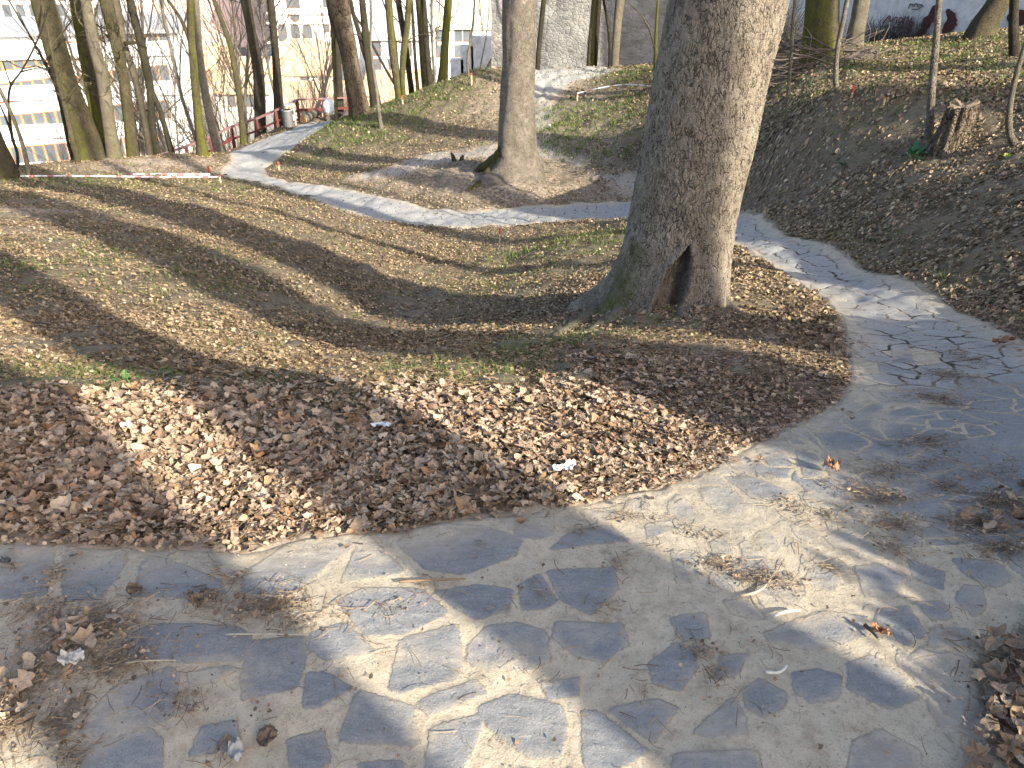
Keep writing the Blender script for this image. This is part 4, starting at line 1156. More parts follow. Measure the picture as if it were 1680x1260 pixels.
T("woodland_tree", "trunk with a dark shaded foot, second clump right of the mound's thick trunk", "tree", [(219,260,19),(212,200,18),(203,130,17),(190,70,18),(173,0,20)], BK_OLIVE, Y=21.5, height=11, seed=8, moss=(.5,.1,0,.3), limbs=[[(204,72,7),(222,70,5),(240,78,3)],[(190,66,5),(176,60,4),(160,40,2)]], group=GL)
T("slender_tree", "thin pale trunk slanting right of the dark footed one", "tree", [(247,260,10),(238,200,10),(222,130,11),(204,70,10),(190,0,13)], BK_PALE, Y=21.8, height=10, k=14, seed=9, moss=(.5,.1,0,.1), group=GL)
T("forked_tree", "forked dark green trunk before the railing starts, its fork low down", "tree", [(259,262,13),(250,210,12),(247,150,12),(240,110,13),(228,60,12),(213,0,13)], BK_DARK, Y=22.5, height=10, k=16, seed=10, moss=(.8,.3,0,.3), limbs=[[(249,150,9),(262,180,9),(272,215,9),(282,250,11),(290,275,12)]], group=GL)
T("woodland_tree", "green lichened trunk in front of the red railing, with a branch forking left", "tree", [(333,258,19),(328,220,15),(322,160,13),(318,110,13),(314,60,12),(312,0,12)], BK_OLIVE, height=11, k=18, flare=.25, moss=(.3,.25,math.pi,.3), seed=11, limbs=[[(317,85,9),(308,58,7),(296,30,6),(276,0,5),(262,-30,4)]], group=GL)
T("woodland_tree", "grey brown trunk right behind the green lichened one at the railing", "tree", [(358,248,14),(350,215,14),(338,160,13),(328,90,11),(322,0,9)], BK_GREY, Y=27, height=12, seed=12, moss=(.2,.0,0,.1), group=GL)
T("slender_tree", "slim curved trunk standing at the railing's middle, greenish at its foot", "tree", [(400,234,11),(397,200,10),(388,130,9),(378,75,9),(366,40,8),(351,0,7)], BK_OLIVE, Y=29, height=11, k=12, seed=13, moss=(.6,.1,0,.1), group=GL)
T("woodland_tree", "dark straight trunk left of the two before the bin, bending left above", "tree", [(427,205,19),(426,160,19),(423,110,18),(412,50,15),(403,0,16)], BK_DARK, Y=33.5, height=12, seed=14, moss=(.15,.05,0,.1), group=GL)
T("woodland_tree", "dark trunk just behind the grey litter bin", "tree", [(459,205,18),(456,150,15),(451,75,12),(444,0,12)], BK_DARK, Y=33.8, height=12, seed=15, moss=(.15,.05,0,.1), group=GL)
T("sapling", "bare sapling in front of the white bag at the railing corner", "sapling", [(552,200,6),(550,150,6),(548,100,6),(546,52,7)], BK_OLIVE, height=4.6, k=10, seed=16, flare=.1, crown=False, moss=(.3,.1,0,0), limbs=[[(546,56,5),(550,40,3),(549,20,2)]])
T("woodland_tree", "dark olive trunk between the white bag and the rough barked tree", "tree", [(558,196,13),(557,150,12),(554,90,10),(550,0,9)], BK_DARK, Y=36.5, height=12, seed=17, moss=(.3,.2,0,.1), group=GL)
T("furrowed_tree", "deeply furrowed trunk on the hillock beside the railing's end", "tree", [(592,190,34),(588,168,31),(578,120,29),(569,70,30),(562,35,30),(554,0,33)], BK_ROUGH, height=12, k=48, flare=.25, fh=.4, moss=(.35,.1,0,.45), rough=.14, seed=18, limbs=[[(560,75,8),(548,45,9),(541,15,9),(537,-20,8)]], group="trees along the crest of the hillock")
GC = "trees along the crest of the hillock"
T("woodland_tree", "dark trunk right of the furrowed one, with a leaning stem joining it low", "tree", [(617,175,17),(610,130,16),(603,80,15),(598,40,12),(594,0,11)], BK_DARK, Y=28.0, height=12, seed=19, moss=(.35,.1,0,.3), limbs=[[(606,110,9),(596,80,9),(588,50,8),(579,20,7),(572,-20,6)]], group=GC)
T("sapling", "thin crooked sapling on the grassy hillock, right of the furrowed trunk", "sapling", [(626,212,7),(621,180,6),(618,150,6),(613,115,6),(608,70,4),(609,30,4),(608,0,4)], BK_GREY, height=6.5, k=8, seed=20, flare=.2, cs=.25, moss=(.1,0,0,0))
T("woodland_tree", "olive trunk with a burl, first of the row on the hillock crest", "tree", [(654,166,9),(650,130,11),(645,90,12),(641,50,12),(637,0,12)], BK_OLIVE, Y=28, height=11, seed=21, moss=(.4,.2,math.pi,.3), group=GC)
T("slender_tree", "slim olive trunk leaning right, second of the row on the hillock crest", "tree", [(662,162,8),(660,120,9),(663,80,11),(668,40,10),(671,0,10)], BK_OLIVE, Y=28.3, height=11, k=12, seed=22, moss=(.4,.2,math.pi,.3), group=GC)
T("woodland_tree", "dark trunk crossing behind the slim olive one on the crest", "tree", [(676,156,10),(670,110,9),(663,60,9),(653,0,9)], BK_DARK, Y=29.5, height=11, k=12, seed=23, moss=(.2,.1,0,.1), group=GC)
T("slender_tree", "thinnest dark stem of the crest row, between two dark trunks", "tree", [(686,152,6),(682,110,5),(679,60,5),(676,10,4)], BK_OLIVE, Y=29, height=9, k=8, seed=24, cs=.3, group=GC)
T("woodland_tree", "olive half of the close pair of trunks on the crest", "tree", [(697,148,9),(693,100,9),(690,50,9),(686,0,9)], BK_OLIVE, Y=29.3, height=11, k=14, seed=25, moss=(.3,.15,math.pi,.3), group=GC)
T("woodland_tree", "dark half of the close pair of trunks on the crest", "tree", [(706,144,12),(702,100,10),(698,50,10),(694,0,10)], BK_DARK, Y=29.6, height=11, k=14, seed=26, moss=(.3,.15,0,.2), group=GC)
T("slender_tree", "very thin pale stem left of the bright mossy trunk on the crest", "tree", [(713,140,5),(710,90,4),(708,40,4),(708,0,4)], BK_PALE, Y=30, height=9, k=8, seed=27, cs=.3, group=GC)
T("mossy_tree", "bright green mossy trunk leaning right, midway along the crest", "tree", [(726,136,18),(728,110,15),(731,60,13),(736,0,13)], BK_OLIVE, Y=28.3, height=12, k=20, flare=.25, moss=(.8,.5,math.pi,.3), seed=28, group=GC)
T("mossy_tree", "stout mossy trunk with a flared foot at the corner of the stone wall", "tree", [(794,112,44),(793,100,35),(792,70,28),(791,30,27),(791,0,27)], BK_OLIVE, height=13, k=32, flare=.35, fh=.4, moss=(.8,.35,math.pi,.15), seed=29, group=GC)
T("sapling", "thin bent sapling at the left of the stout mossy trunk by the wall", "sapling", [(769,126,4),(767,100,4),(771,70,4),(776,40,4),(778,10,3)], BK_PALE, height=5, k=8, seed=30, cs=.2, crown=False)
GW = "trees before the stone wall beyond the trail"
T("woodland_tree", "dark straight trunk seen right beside the middle tree, before the stone wall", "tree", [(882,110,8),(884,80,8),(888,40,8),(892,0,8)], BK_DARK, Y=29.3, height=11, k=12, seed=31, moss=(.3,.2,0,.1), group=GW)
T("woodland_tree", "sunlit olive trunk of the pair where the trail tops out", "tree", [(968,110,12),(970,70,11),(973,30,10),(975,0,9)], BK_OLIVE, Y=28.9, height=11, k=14, seed=32, moss=(.3,.3,math.pi,.3), group=GW)
T("woodland_tree", "dark trunk of the pair where the trail tops out", "tree", [(976,112,7),(979,70,7),(981,30,8),(983,0,8)], BK_DARK, Y=29.3, height=11, k=12, seed=33, moss=(.1,.1,0,0), group=GW)
T("woodland_tree", "tan trunk with a shadow band at the right end of the trail top", "tree", [(1008,112,12),(1010,80,13),(1014,30,14),(1017,0,15)], BK_PALE, Y=28.2, height=12, k=16, seed=34, moss=(.15,.1,0,.1), group=GW)
T("slender_tree", "dark stem bending left behind the tan trunk at the trail top", "tree", [(1001,110,7),(1001,70,6),(996,30,5),(990,0,4)], BK_DARK, Y=28.8, height=8, k=8, seed=35, cs=.3, group=GW)
T("slender_tree", "yellow green young trunk by the leafy bank left of the great trunk", "tree", [(1076,112,8),(1076,70,6),(1078,30,5),(1080,0,5)], BK_OLIVE, Y=25.5, height=8, k=8, seed=36, cs=.35, moss=(.3,.4,0,.2), limbs=[[(1075,85,3),(1066,50,3),(1052,25,2),(1035,8,2)]], group=GW)
GR = "trees on the right bank"
T("mossy_tree", "very thick mossy trunk above the brush pile on the right bank", "tree", [(1345,103,74),(1348,85,66),(1348,50,58),(1350,0,54)], BK_OLIVE, height=13, k=48, flare=.16, fh=.25, moss=(.6,.18,0,.35), seed=37, rough=.05, group=GR)
T("woodland_tree", "pale brown trunk behind the very thick mossy one, near the plastered wall", "tree", [(1401,80,30),(1403,60,27),(1409,30,25),(1414,0,25)], BK_PALE, height=12, k=24, flare=.2, seed=38, moss=(.1,0,0,0), group=GR)
T("sapling", "thin curved tan sapling on the right bank beside the great trunk", "sapling", [(1289,212,7),(1291,185,6),(1294,140,6),(1298,90,6),(1301,40,6),(1305,0,6)], BK_PALE, height=6, k=10, seed=39, flare=.15, cs=.3, moss=(0,0,0,0))
T("sapling", "grey sapling crossing before the pale brown trunk on the bank", "sapling", [(1372,150,9),(1371,120,8),(1374,80,8),(1382,40,8),(1390,0,8)], BK_GREY, height=6, k=10, seed=40, flare=.15, cs=.3, moss=(.1,.1,0,0))
T("sapling", "straight young trunk standing just left of the sawn stump", "sapling", [(1522,228,13),(1526,190,12),(1530,130,12),(1535,80,11),(1541,0,10)], BK_GREY, height=7, k=14, seed=41, flare=.1, cs=.35, moss=(.25,.1,0,0))
T("woodland_tree", "wide two toned trunk leaning right against the plastered wall, yellow on one side", "tree", [(1606,64,46),(1614,45,43),(1628,22,38),(1640,0,36),(1655,-40,35),(1662,-80,34),(1670,-140,33)], BK_OLIVE, height=12, k=32, flare=.12, fh=.3, moss=(.05,0,math.pi,.3), seed=42, group=GR)
T("woodland_tree", "narrow dark trunk at the top right of the bank", "tree", [(1664,96,16),(1663,60,15),(1664,0,14)], BK_DARK, height=10, k=16, flare=.1, seed=43, moss=(.1,0,0,0), group=GR)
T("sapling", "crooked tan sapling at the right border of the photo, right of the stump", "sapling", [(1666,240,13),(1657,222,11),(1655,195,10),(1659,160,9),(1668,120,9),(1680,80,8),(1700,20,8)], BK_PALE, height=6, k=12, seed=44, flare=.15, cs=.3, moss=(.1,0,0,0))
T("ivy_tree", "dark leaning trunk cut by the left border beside the barrier tape", "tree", [(8,296,44),(2,270,38),(-12,235,34),(-40,150,30),(-80,0,28)], BK_OLIVE, height=11, k=28, flare=.2, seed=45, moss=(.4,.1,0,.2), group=GL)
T("sapling", "tan curved sapling rising from the left end of the barrier tape", "sapling", [(48,288,7),(42,258,7),(33,225,6),(18,185,6),(0,148,6),(-20,110,5)], BK_PALE, height=6, k=10, seed=46, flare=.1, crown=False, moss=(.1,0,0,0))
T("sapling", "thin dark crooked stem left of the thickest leaning trunk, over the white building", "sapling", [(30,285,6),(28,250,5),(20,225,5),(14,170,4),(18,140,4),(34,118,3)], BK_DARK, Y=19, height=4.8, k=8, seed=47, flare=.1, crown=False, limbs=[[(20,225,3),(8,190,3),(-6,160,2)],[(18,140,3),(10,118,2),(4,100,2)],[(34,118,3),(60,112,2),(80,113,2)]])
T("slender_tree", "thin yellow green stem just behind the foot of the thickest leaning trunk", "tree", [(122,272,6),(112,235,5),(105,200,5),(96,160,5),(82,118,4),(50,60,3),(20,10,3)], BK_OLIVE, Y=20.8, height=7, k=8, seed=48, cs=.2, moss=(.3,.2,0,.2), limbs=[[(82,118,3),(60,108,2),(38,113,2),(10,98,1.5)],[(90,140,2),(60,80,1.5),(30,20,1.5)]])
# trees standing behind the photographer: nothing of them shows but their shade
def shade_tree(label, P, L, diam, height=13, seed=0, lean=(0, 0), cs=1.5):
    g = ground(*P)
    d = np.array((-math.sin(SUN_AZ), -math.cos(SUN_AZ)))
    b_ = g[:2] - d * L
    z0 = H1(b_[0], b_[1])
    e = empty("shade_tree", (b_[0], b_[1], z0))
    pts_ = [(b_[0] + lean[0] * t, b_[1] + lean[1] * t, z0 - .3 + t) for t in (0, 1.5, 3.5, 6, 8.5, height)]
    rad = [diam * .58, diam * .5, diam * .48, diam * .43, diam * .36, diam * .2]
    V, Fq, mo, _ = trunk_mesh(pts_, rad, 24, .3, .3, 5, .05, seed, (.3, 0, 0, .1), seed, .15)
    mesh_np("trunk", V - np.array(e.location), [Fq], [BK_GREY], {"moss": mo, "hollow": mo * 0}, True, e)
    crown_obj(seed % 4, BK_GREY, e, (pts_[-1][0], pts_[-1][1], pts_[-1][2] - .1), cs, seed)
    tag(e, label, "tree", "trees behind the camera shading the foreground")
shade_tree("tree behind the viewer throwing the broad shadow across the front leaves", (690, 800), 6.0, .60, seed=1)
shade_tree("tree behind the viewer throwing the shadow over the left paving", (205, 1000), 6.5, .66, seed=2)
shade_tree("tree on the bank shading the right of the paving", (1560, 760), 7.0, .6, seed=3)
shade_tree("tree on the bank shading the bend of the path", (1500, 600), 8.5, .5, seed=0)
shade_tree("thick tree on the bank shading the paving at the right border", (1660, 700), 10.0, .75, seed=5)
shade_tree("distant tree on the bank shading the great trunk", (1640, 590), 13.0, .6, seed=6)

for k_, (P_, L_, D_, s_) in enumerate((((1560, 160), 8.0, .6, 11), ((1640, 300), 7.5, .5, 12), ((1500, 115), 9.0, .7, 13), ((1600, 420), 7.0, .35, 14), ((1420, 190), 13.0, .5, 15))):
    shade_tree("tree beyond the right border shading the " + ("upper bank", "bank beside the stump", "grass under the plastered wall", "toe of the bank", "bank behind the great trunk")[k_], P_, L_, D_, seed=s_)
def add_shade_bush(label, T, L, reach, rad, seed, dens=15000):
    """unseen evergreen bush added right of the camera for its shade, which ends at T"""
    d = np.array((-math.sin(SUN_AZ), -math.cos(SUN_AZ))); b_ = np.array(T) - d * L
    z0 = H1(b_[0], b_[1]); top = H1(*T) + L * math.tan(SUN_EL); h = max(top - z0, .5)  # bush is added only for its shade; height set so that stops at T
    e = empty("shade_bush", (b_[0], b_[1], z0)); r = np.random.default_rng(seed); n = int(dens * rad * rad)
    u = r.normal(size=(n, 3)); u /= np.linalg.norm(u, axis=1)[:, None]; u *= (r.uniform(.25, 1, (n, 1)) ** .5)
    C = u * np.array((rad, rad, h / 2)) * (1 + .18 * fbm(u[:, 0] * 2, u[:, 1] * 2, u[:, 2] * 2, 2, seed))[:, None] + np.array((0, 0, h / 2))
    A = r.normal(size=(n, 3)); A /= np.linalg.norm(A, axis=1)[:, None]; B = np.cross(A, r.normal(size=(n, 3))); B /= np.linalg.norm(B, axis=1)[:, None]
    s = r.uniform(.025, .05, (n, 1))
    V = np.stack([C - A * s, C + B * s * .45, C + A * s, C - B * s * .45], 1).reshape(-1, 3)
    mesh_np("foliage", V, [np.arange(4 * n).reshape(-1, 4)], [M_GRASS], {"tint": np.repeat(pick(GREEN * .6, n, .3), 4, 0)}, False, e)
    mb = MB()
    for k in range(7):
        a = k * .9; mb.tube([np.array((0, 0, -.1)), np.array((math.cos(a) * rad * .3, math.sin(a) * rad * .3, h * .4)), np.array((math.cos(a) * rad * .6, math.sin(a) * rad * .6, h * .75))], [.03, .02, .008], k=6, cap=False)
    o = mesh_np("stems", np.concatenate(mb.v), mb.f, [BK_GREY], {"moss": np.zeros(mb.n), "hollow": np.zeros(mb.n)}, True, e)
    tag(e, label, "bush", "unseen bushes added right of the camera for shade")
add_shade_bush("unseen evergreen bush added beyond the right border to shade the bend of the path", (2.35, 4.1), 3.6, 0, 1.0, 1)
add_shade_bush("unseen evergreen bush added beyond the right border to shade the path's right edge", (2.0, 3.0), 3.6, 0, .9, 3)
add_shade_bush("unseen evergreen bush added beyond the right border to shade the lower right corner", (1.2, 1.9), 3.2, 0, .8, 2)

# ------------------------------------------------------------------ walls beyond the trees
def rubble_material():
    m, t, b = mat("rubble_stone"); q = N(t)
    P = q.obj()
    x = q.n("ShaderNodeTexVoronoi", feature='F1'); x.inputs["Scale"].default_value = 5.5
    wp = q.mapping(P, (1, 1, 1.6)); q.l(wp, x.inputs["Vector"])
    xe = q.n("ShaderNodeTexVoronoi", feature='DISTANCE_TO_EDGE'); xe.inputs["Scale"].default_value = 5.5; q.l(wp, xe.inputs["Vector"])
    n = q.noise(1.1, 5, .65, P); n2 = q.noise(9, 5, .7, P)
    sep = q.n("ShaderNodeSeparateColor"); q.l(x.outputs["Color"], sep.inputs[0])
    c = q.ramp(sep.outputs[0], [(.1, (.19, .183, .17)), (.5, (.25, .24, .22)), (.9, (.31, .295, .27))])
    c = q.mix(q.map(xe.outputs["Distance"], .09, .0, 0, .35), c, (.24, .23, .21))
    c = q.mix(q.map(n, .38, .62, 0, .8), c, (.30, .29, .27))
    c = q.mix(q.map(n2, .58, .75, 0, .5), c, (.06, .06, .055))
    q.l(c, b.inputs["Base Color"]); b.inputs["Roughness"].default_value = .95
    h = q.math('ADD', q.map(xe.outputs["Distance"], 0, .15), n2)
    q.l(q.bump(h, .45, .04), b.inputs["Normal"])
    return m
def plaster_material():
    m, t, b = mat("whitewashed_plaster"); q = N(t)
    P = q.obj()
    n = q.noise(.8, 5, .65, P); n2 = q.noise(5, 6, .7, P)
    c = q.ramp(n2, [(.3, (.50, .50, .50)), (.6, (.70, .70, .70))])
    c = q.mix(q.map(n2, .63, .70, 0, .8), c, (.13, .12, .115))
    c = q.mix(q.map(n, .55, .7, 0, .5), c, (.36, .36, .365))
    q.l(c, b.inputs["Base Color"]); b.inputs["Roughness"].default_value = .9
    q.l(q.bump(n2, .6, .03), b.inputs["Normal"])
    return m
M_RUB, M_PLA = rubble_material(), plaster_material()
WA, WB, WC = at(806, 60, 32.0)[:2], at(1262, 60, 29.0)[:2], at(1780, 60, 20.3)[:2]
def wall_between(name, a, b_, ztop, zbot, m, thick=1.0):
    a, b_ = np.array(a), np.array(b_)
    L = np.linalg.norm(b_ - a); d = (b_ - a) / L; nrm = np.array((d[1], -d[0]))   # towards the viewer
    nu, nv = int(L / .12), int((ztop - zbot) / .12)
    u, v = np.meshgrid(np.linspace(0, L, nu), np.linspace(zbot, ztop, nv), indexing='ij')
    off = .05 * fbm(u * 1.3, v * 1.5, o=4, s=33) * (1 if m is M_RUB else .4)
    X = a[0] + d[0] * u + nrm[0] * off; Y = a[1] + d[1] * u + nrm[1] * off
    V = np.stack([X, Y, v], -1).reshape(-1, 3)
    i = np.arange(nu - 1)[:, None] * nv; j = np.arange(nv - 1)[None]
    Fq = [np.stack([i + j, i + nv + j, i + nv + j + 1, i + j + 1], -1).reshape(-1, 4)]
    # back, top and end faces
    n0 = len(V)
    c = [a - nrm * thick, b_ - nrm * thick]
    V = np.r_[V, [(c[0][0], c[0][1], zbot), (c[0][0], c[0][1], ztop), (c[1][0], c[1][1], zbot), (c[1][0], c[1][1], ztop)]]
    p00, p01, p10, p11 = 0, nv - 1, (nu - 1) * nv, nu * nv - 1
    Fq.append(np.array([(n0, n0 + 1, n0 + 3, n0 + 2), (p01, p11, n0 + 3, n0 + 1), (p00, p01, n0 + 1, n0), (p10, n0 + 2, n0 + 3, p11)]))
    e = empty(name, (a[0], a[1], zbot))
    mesh_np("masonry", V - np.array(e.location), Fq, [m], None, False, e)
    return e, a, d, nrm
e1, *_ = wall_between("stone_wall", WA, WB, 7.5, -9, M_RUB)
e1["kind"] = e2_kind = "thing"
tag(e1, "tall grey rubble stone wall standing behind the top of the trail", "wall")
e2, wa, wd_, wn = wall_between("plastered_wall", WB + np.array((.02, .0)), WC, 7.5, -3.5, M_PLA)
e2["kind"] = "thing"
tag(e2, "whitewashed peeling wall with dark red scrawl behind the right bank", "wall")
def onwall(px, py, out=.03):
    d = ray(px, py); n3 = np.array((wn[0], wn[1], 0)); p0 = np.array((wa[0], wa[1], 0)) + n3 * out
    c = np.array((0, 0, CAM_Z)); t = np.dot(p0 - c, n3) / np.dot(d, n3)
    return c + d * t
M_RED = simple("dark_red_brick", (.085, .032, .03), .9, var=.5, scale=14, bump=.5)
M_SCR = simple("dark_red_paint", (.16, .05, .055), .7, var=.2)
M_SCRK = simple("faded_black_paint", (.13, .13, .15), .7, var=.3)
rg = np.random.default_rng(8)
def ragged(poly):
    P = chaikin(poly, 2)
    return P + rg.normal(0, 1.1, P.shape)
for nm, poly in (("exposed_brick", [(1532,6),(1542,14),(1530,35),(1518,55),(1507,68),(1497,66),(1508,48),(1518,28)]), ("exposed_brick", [(1550,12),(1566,20),(1571,36),(1562,48),(1556,63),(1545,62),(1547,42),(1556,30)]), ("exposed_brick", [(1650,20),(1690,14),(1700,60),(1655,48)])):
    P = ragged(poly); Vt = np.array([onwall(x, y, .075) for x, y in P]); Vb = np.array([onwall(x, y, -.1) for x, y in P]); n = len(P)
    V = np.r_[Vt, Vb, [Vt.mean(0)]]
    j = np.arange(n); j2 = (j + 1) % n
    mesh_np(nm, V - np.array(e2.location), [np.stack([j, j + n, j2 + n, j2], -1), np.stack([j, j2, 0 * j + 2 * n], -1)], [M_RED], None, False, e2)
def scribble(pts_px, m, w=.018):
    mb = MB(); P = np.array([onwall(x, y, .07) for x, y in chaikin_open(pts_px, 2)])
    mb.tube(P, w, k=5, cap=True, flat=1.0)
    return mb
def chaikin_open(pl, k):
    pl = np.array(pl, float)
    for _ in range(k):
        a = pl[:-1] * .75 + pl[1:] * .25; b_ = pl[:-1] * .25 + pl[1:] * .75
        pl = np.r_[pl[:1], np.stack([a, b_], 1).reshape(-1, 2), pl[-1:]]
    return pl
mb = MB()
for s in ([(1449,38),(1455,30),(1461,24),(1459,38),(1466,30),(1473,27),(1469,40)], [(1476,42),(1474,30),(1481,28),(1480,38),(1486,29),(1492,27),(1486,40),(1491,42),(1497,28)], [(1465,44),(1478,46),(1484,38),(1478,34),(1471,44),(1490,47),(1497,36),(1490,33),(1487,46)], [(1475,50),(1481,44),(1488,50),(1494,42),(1499,34),(1493,50)]):
    mb.add(*(lambda q_: (np.concatenate(q_.v), [f for f in q_.f if f.shape[1] == 4]))(scribble(s, M_SCR)))
mb.build("graffiti", M_SCR, e2)
mb = MB()
for s in ([(1490,14),(1494,4),(1499,12),(1503,3),(1507,14),(1511,6),(1515,11)], [(1493,8),(1502,6),(1514,9),(1506,16),(1496,15)]):
    mb.add(*(lambda q_: (np.concatenate(q_.v), [f for f in q_.f if f.shape[1] == 4]))(scribble(s, M_SCRK, .014)))
mb.build("graffiti", M_SCRK, e2)
# low grey wall with stepped top left of the rubble wall
lw = empty("low_wall", (at(760, 100, 40)[0], 40.0, -9.0)); mb = MB()
for (x0, x1, yt) in ((738, 760, 98), (755, 776, 76), (772, 806, 60)):
    a, c = at(x0, yt, 40.0), at(x1, yt, 40.0)
    mb.box(((a[0] + c[0]) / 2, 40.3 + .03 * (yt == 76), (a[2] - 12) / 2), (c[0] - a[0], .5 + .06 * (yt == 76), a[2] + 12))
mb.build("masonry", simple("weathered_render", (.74, .75, .77), .9, var=.4, scale=3, bump=.3), lw)
lw["kind"] = "thing"
tag(lw, "low stepped blue grey wall down the slope left of the stout mossy trunk", "wall")

# ------------------------------------------------------------------ the town below
def mwall(name, col): return simple(name, col, .85, var=.06, scale=.6)
M_WHITE, M_CREAM, M_BLUEW = mwall("white_render", (.86, .86, .86)), mwall("cream_render", (.80, .75, .66)), mwall("bluish_render", (.62, .67, .74))
def tile_mat(name, col):
    m, t, b = mat(name); q = N(t)
    P = q.obj(); wv = q.n("ShaderNodeTexWave", wave_type='BANDS', bands_direction='X'); wv.inputs["Scale"].default_value = 1.2; q.l(P, wv.inputs["Vector"])
    n = q.noise(1.5, 5, .7, P)
    c = q.mix(n, tuple(x * .7 for x in col), tuple(min(1, x * 1.3) for x in col))
    c = q.mix(q.math('MULTIPLY', wv.outputs["Fac"], .25), c, tuple(x * .55 for x in col))
    q.l(c, b.inputs["Base Color"]); b.inputs["Roughness"].default_value = .9
    return m
M_TILE, M_TILE2, M_TILEY = tile_mat("terracotta_tiles", (.78, .52, .42)), tile_mat("orange_tiles", (.72, .49, .30)), tile_mat("ochre_tiles", (.74, .62, .46))
M_GROOF = simple("grey_roofing", (.42, .42, .43), .8, var=.2, scale=1)
M_GLASS = simple("window_glass", (.13, .15, .17), .15, var=.3, scale=.5, spec=.6)
M_WOOD = simple("orange_wood_frame", (.50, .24, .12), .6, var=.2)
M_DFR = simple("brown_window_frame", (.22, .13, .09), .6, var=.2)
TOWN = -24.0
def window(par, W, u, z, w_, h, arched=False, fm=None):
    """W(u, out, z) -> world point on the facade; one frame part with its pane as sub-part"""
    n = 12
    if arched:
        P = [(-w_ / 2, 0), (w_ / 2, 0)] + [(w_ / 2 * math.cos(a), h - w_ / 2 + w_ / 2 * math.sin(a)) for a in np.linspace(0, math.pi, n)]
    elif arched is None:
        P = [(w_ / 2 * math.cos(a), h / 2 + w_ / 2 * math.sin(a)) for a in np.linspace(0, 2 * math.pi, 16, endpoint=False)]
    else:
        P = [(-w_ / 2, 0), (w_ / 2, 0), (w_ / 2, h), (-w_ / 2, h)]
    P = np.array(P); c = P.mean(0); k = len(P)
    Q = c + (P - c) * np.array((1 - .22 / w_ if w_ > .5 else .7, 1 - .22 / h))
    V = np.array([W(u + p[0], .06, z + p[1]) for p in P] + [W(u + p[0], .06, z + p[1]) for p in Q] + [W(u + p[0], -.10, z + p[1]) for p in P] + [W(u + p[0], -.05, z + p[1]) for p in Q])
    j = np.arange(k); j2 = (j + 1) % k
    org = V[0].copy()
    f = mesh_np("window", V - np.array(par.location), [np.r_[np.stack([j, j2, j2 + k, j + k], -1), np.stack([j2, j, j + 2 * k, j2 + 2 * k], -1), np.stack([j + k, j2 + k, j2 + 3 * k, j + 3 * k], -1)]], [fm or M_DFR], None, False, par)
    Vp = np.array([W(u + p[0], .012, z + p[1]) for p in Q])
    g = mesh_np("pane", Vp - np.array(par.location), [np.array([list(range(k))])], [M_GLASS], None, False, f)
    return f
def house(name, label, px0, px1, yt, Y, wall, roof=None, ridge=3.0, depth=12, wins=(), yaw=0.0, cat="building", over=.4, hip=0.0, group="buildings in the town below"):
    a = at(px0, yt, Y); c = at(px1, yt, Y)
    W_ = c[0] - a[0]; zt = a[2]
    e = empty(name, (a[0], Y, TOWN))
    cy, sy = math.cos(yaw), math.sin(yaw)
    def Wp(u, out, z): return np.array((a[0] + u * cy + out * sy, Y + u * sy - out * cy, z))
    def corner(u, v, z): return Wp(u, -v, z)
    V = [corner(u, v, z) for z in (TOWN - .5, zt) for u, v in ((0, 0), (W_, 0), (W_, depth), (0, depth))]
    mesh_np("wall", np.array(V) - np.array(e.location), [np.array([(0, 1, 5, 4), (1, 2, 6, 5), (2, 3, 7, 6), (3, 0, 4, 7), (4, 5, 6, 7)])], [wall], None, False, e)
    if roof:
        o_ = over
        zz = zt + .01
        A = [corner(-o_, -o_, zz), corner(W_ + o_, -o_, zz), corner(W_ + o_, depth + o_, zz), corner(-o_, depth + o_, zz), corner(-o_ + hip, depth / 2, zz + ridge), corner(W_ + o_ - hip, depth / 2, zz + ridge)]
        B = [p - np.array((0, 0, .25)) for p in A]
        Vr = np.array(A + B)
        F4 = [(0, 1, 5, 4), (2, 3, 4, 5), (6, 7, 1, 0), (7, 8, 2, 1), (8, 9, 3, 2), (9, 6, 0, 3)]
        mesh_np("roof", Vr - np.array(e.location), [np.array(F4), np.array([(3, 0, 4), (1, 2, 5)])], [roof], None, False, e)
    for (pxw, pyw, w_, h, kind, fm) in wins:
        # the facade point seen at that pixel
        d = ray(pxw, pyw)
        # solve Y + u*sin = t*dy, a0 + u*cos = t*dx
        M2 = np.array([[d[0], -cy], [d[1], -sy]]); t_, u_ = np.linalg.solve(M2, np.array((a[0], Y)))
        z_ = CAM_Z + d[2] * t_
        if 0 < u_ < W_: window(e, Wp, u_, z_ - h / 2, w_, h, kind, fm)
    tag(e, label, cat, group)
    return e, Wp, W_, zt
# modern block with rows of orange framed windows
ew = []
for r_i, y in enumerate((100, 153, 206, 258)):
    for c_i in range(16):
        x = -8 + c_i * 18.5
        ew.append((x, y - .13 * x * (1 - r_i * .12), 1.05, 1.9, False, M_WOOD))
e, Wp, W_, zt = house("office_building", "white modern block with bands of orange framed windows at the left border", -90, 262, 62, 84, M_WHITE, None, depth=16, wins=ew, yaw=.22)
mb = MB()
mid_ = Wp(W_ / 2, -8, zt + .35)
mb.box(mid_ - np.array((0, 0, .18)), (W_ + 1.4, 17.4, .34), rz=.22)
mb.build("roof", M_GROOF, e)
for k in range(4):
    mb = MB(); zc = zt - 2.4 - 3.85 * k
    mb.box(Wp(W_ / 2, .16, zc + .95), (W_ - .1, .34, 1.4), rz=.22)
    mb.build("balcony_band", M_WHITE, e)
house("large_building", "long white building under a broad pinkish red roof behind the left trunks", 180, 432, 74, 122, M_WHITE, M_TILE, 9, 16, hip=7, wins=[(x, 84, 1.3, 2.0, False, M_DFR) for x in range(205, 430, 24)] + [(x, 108, 1.3, 2.0, False, M_DFR) for x in range(205, 430, 24)])
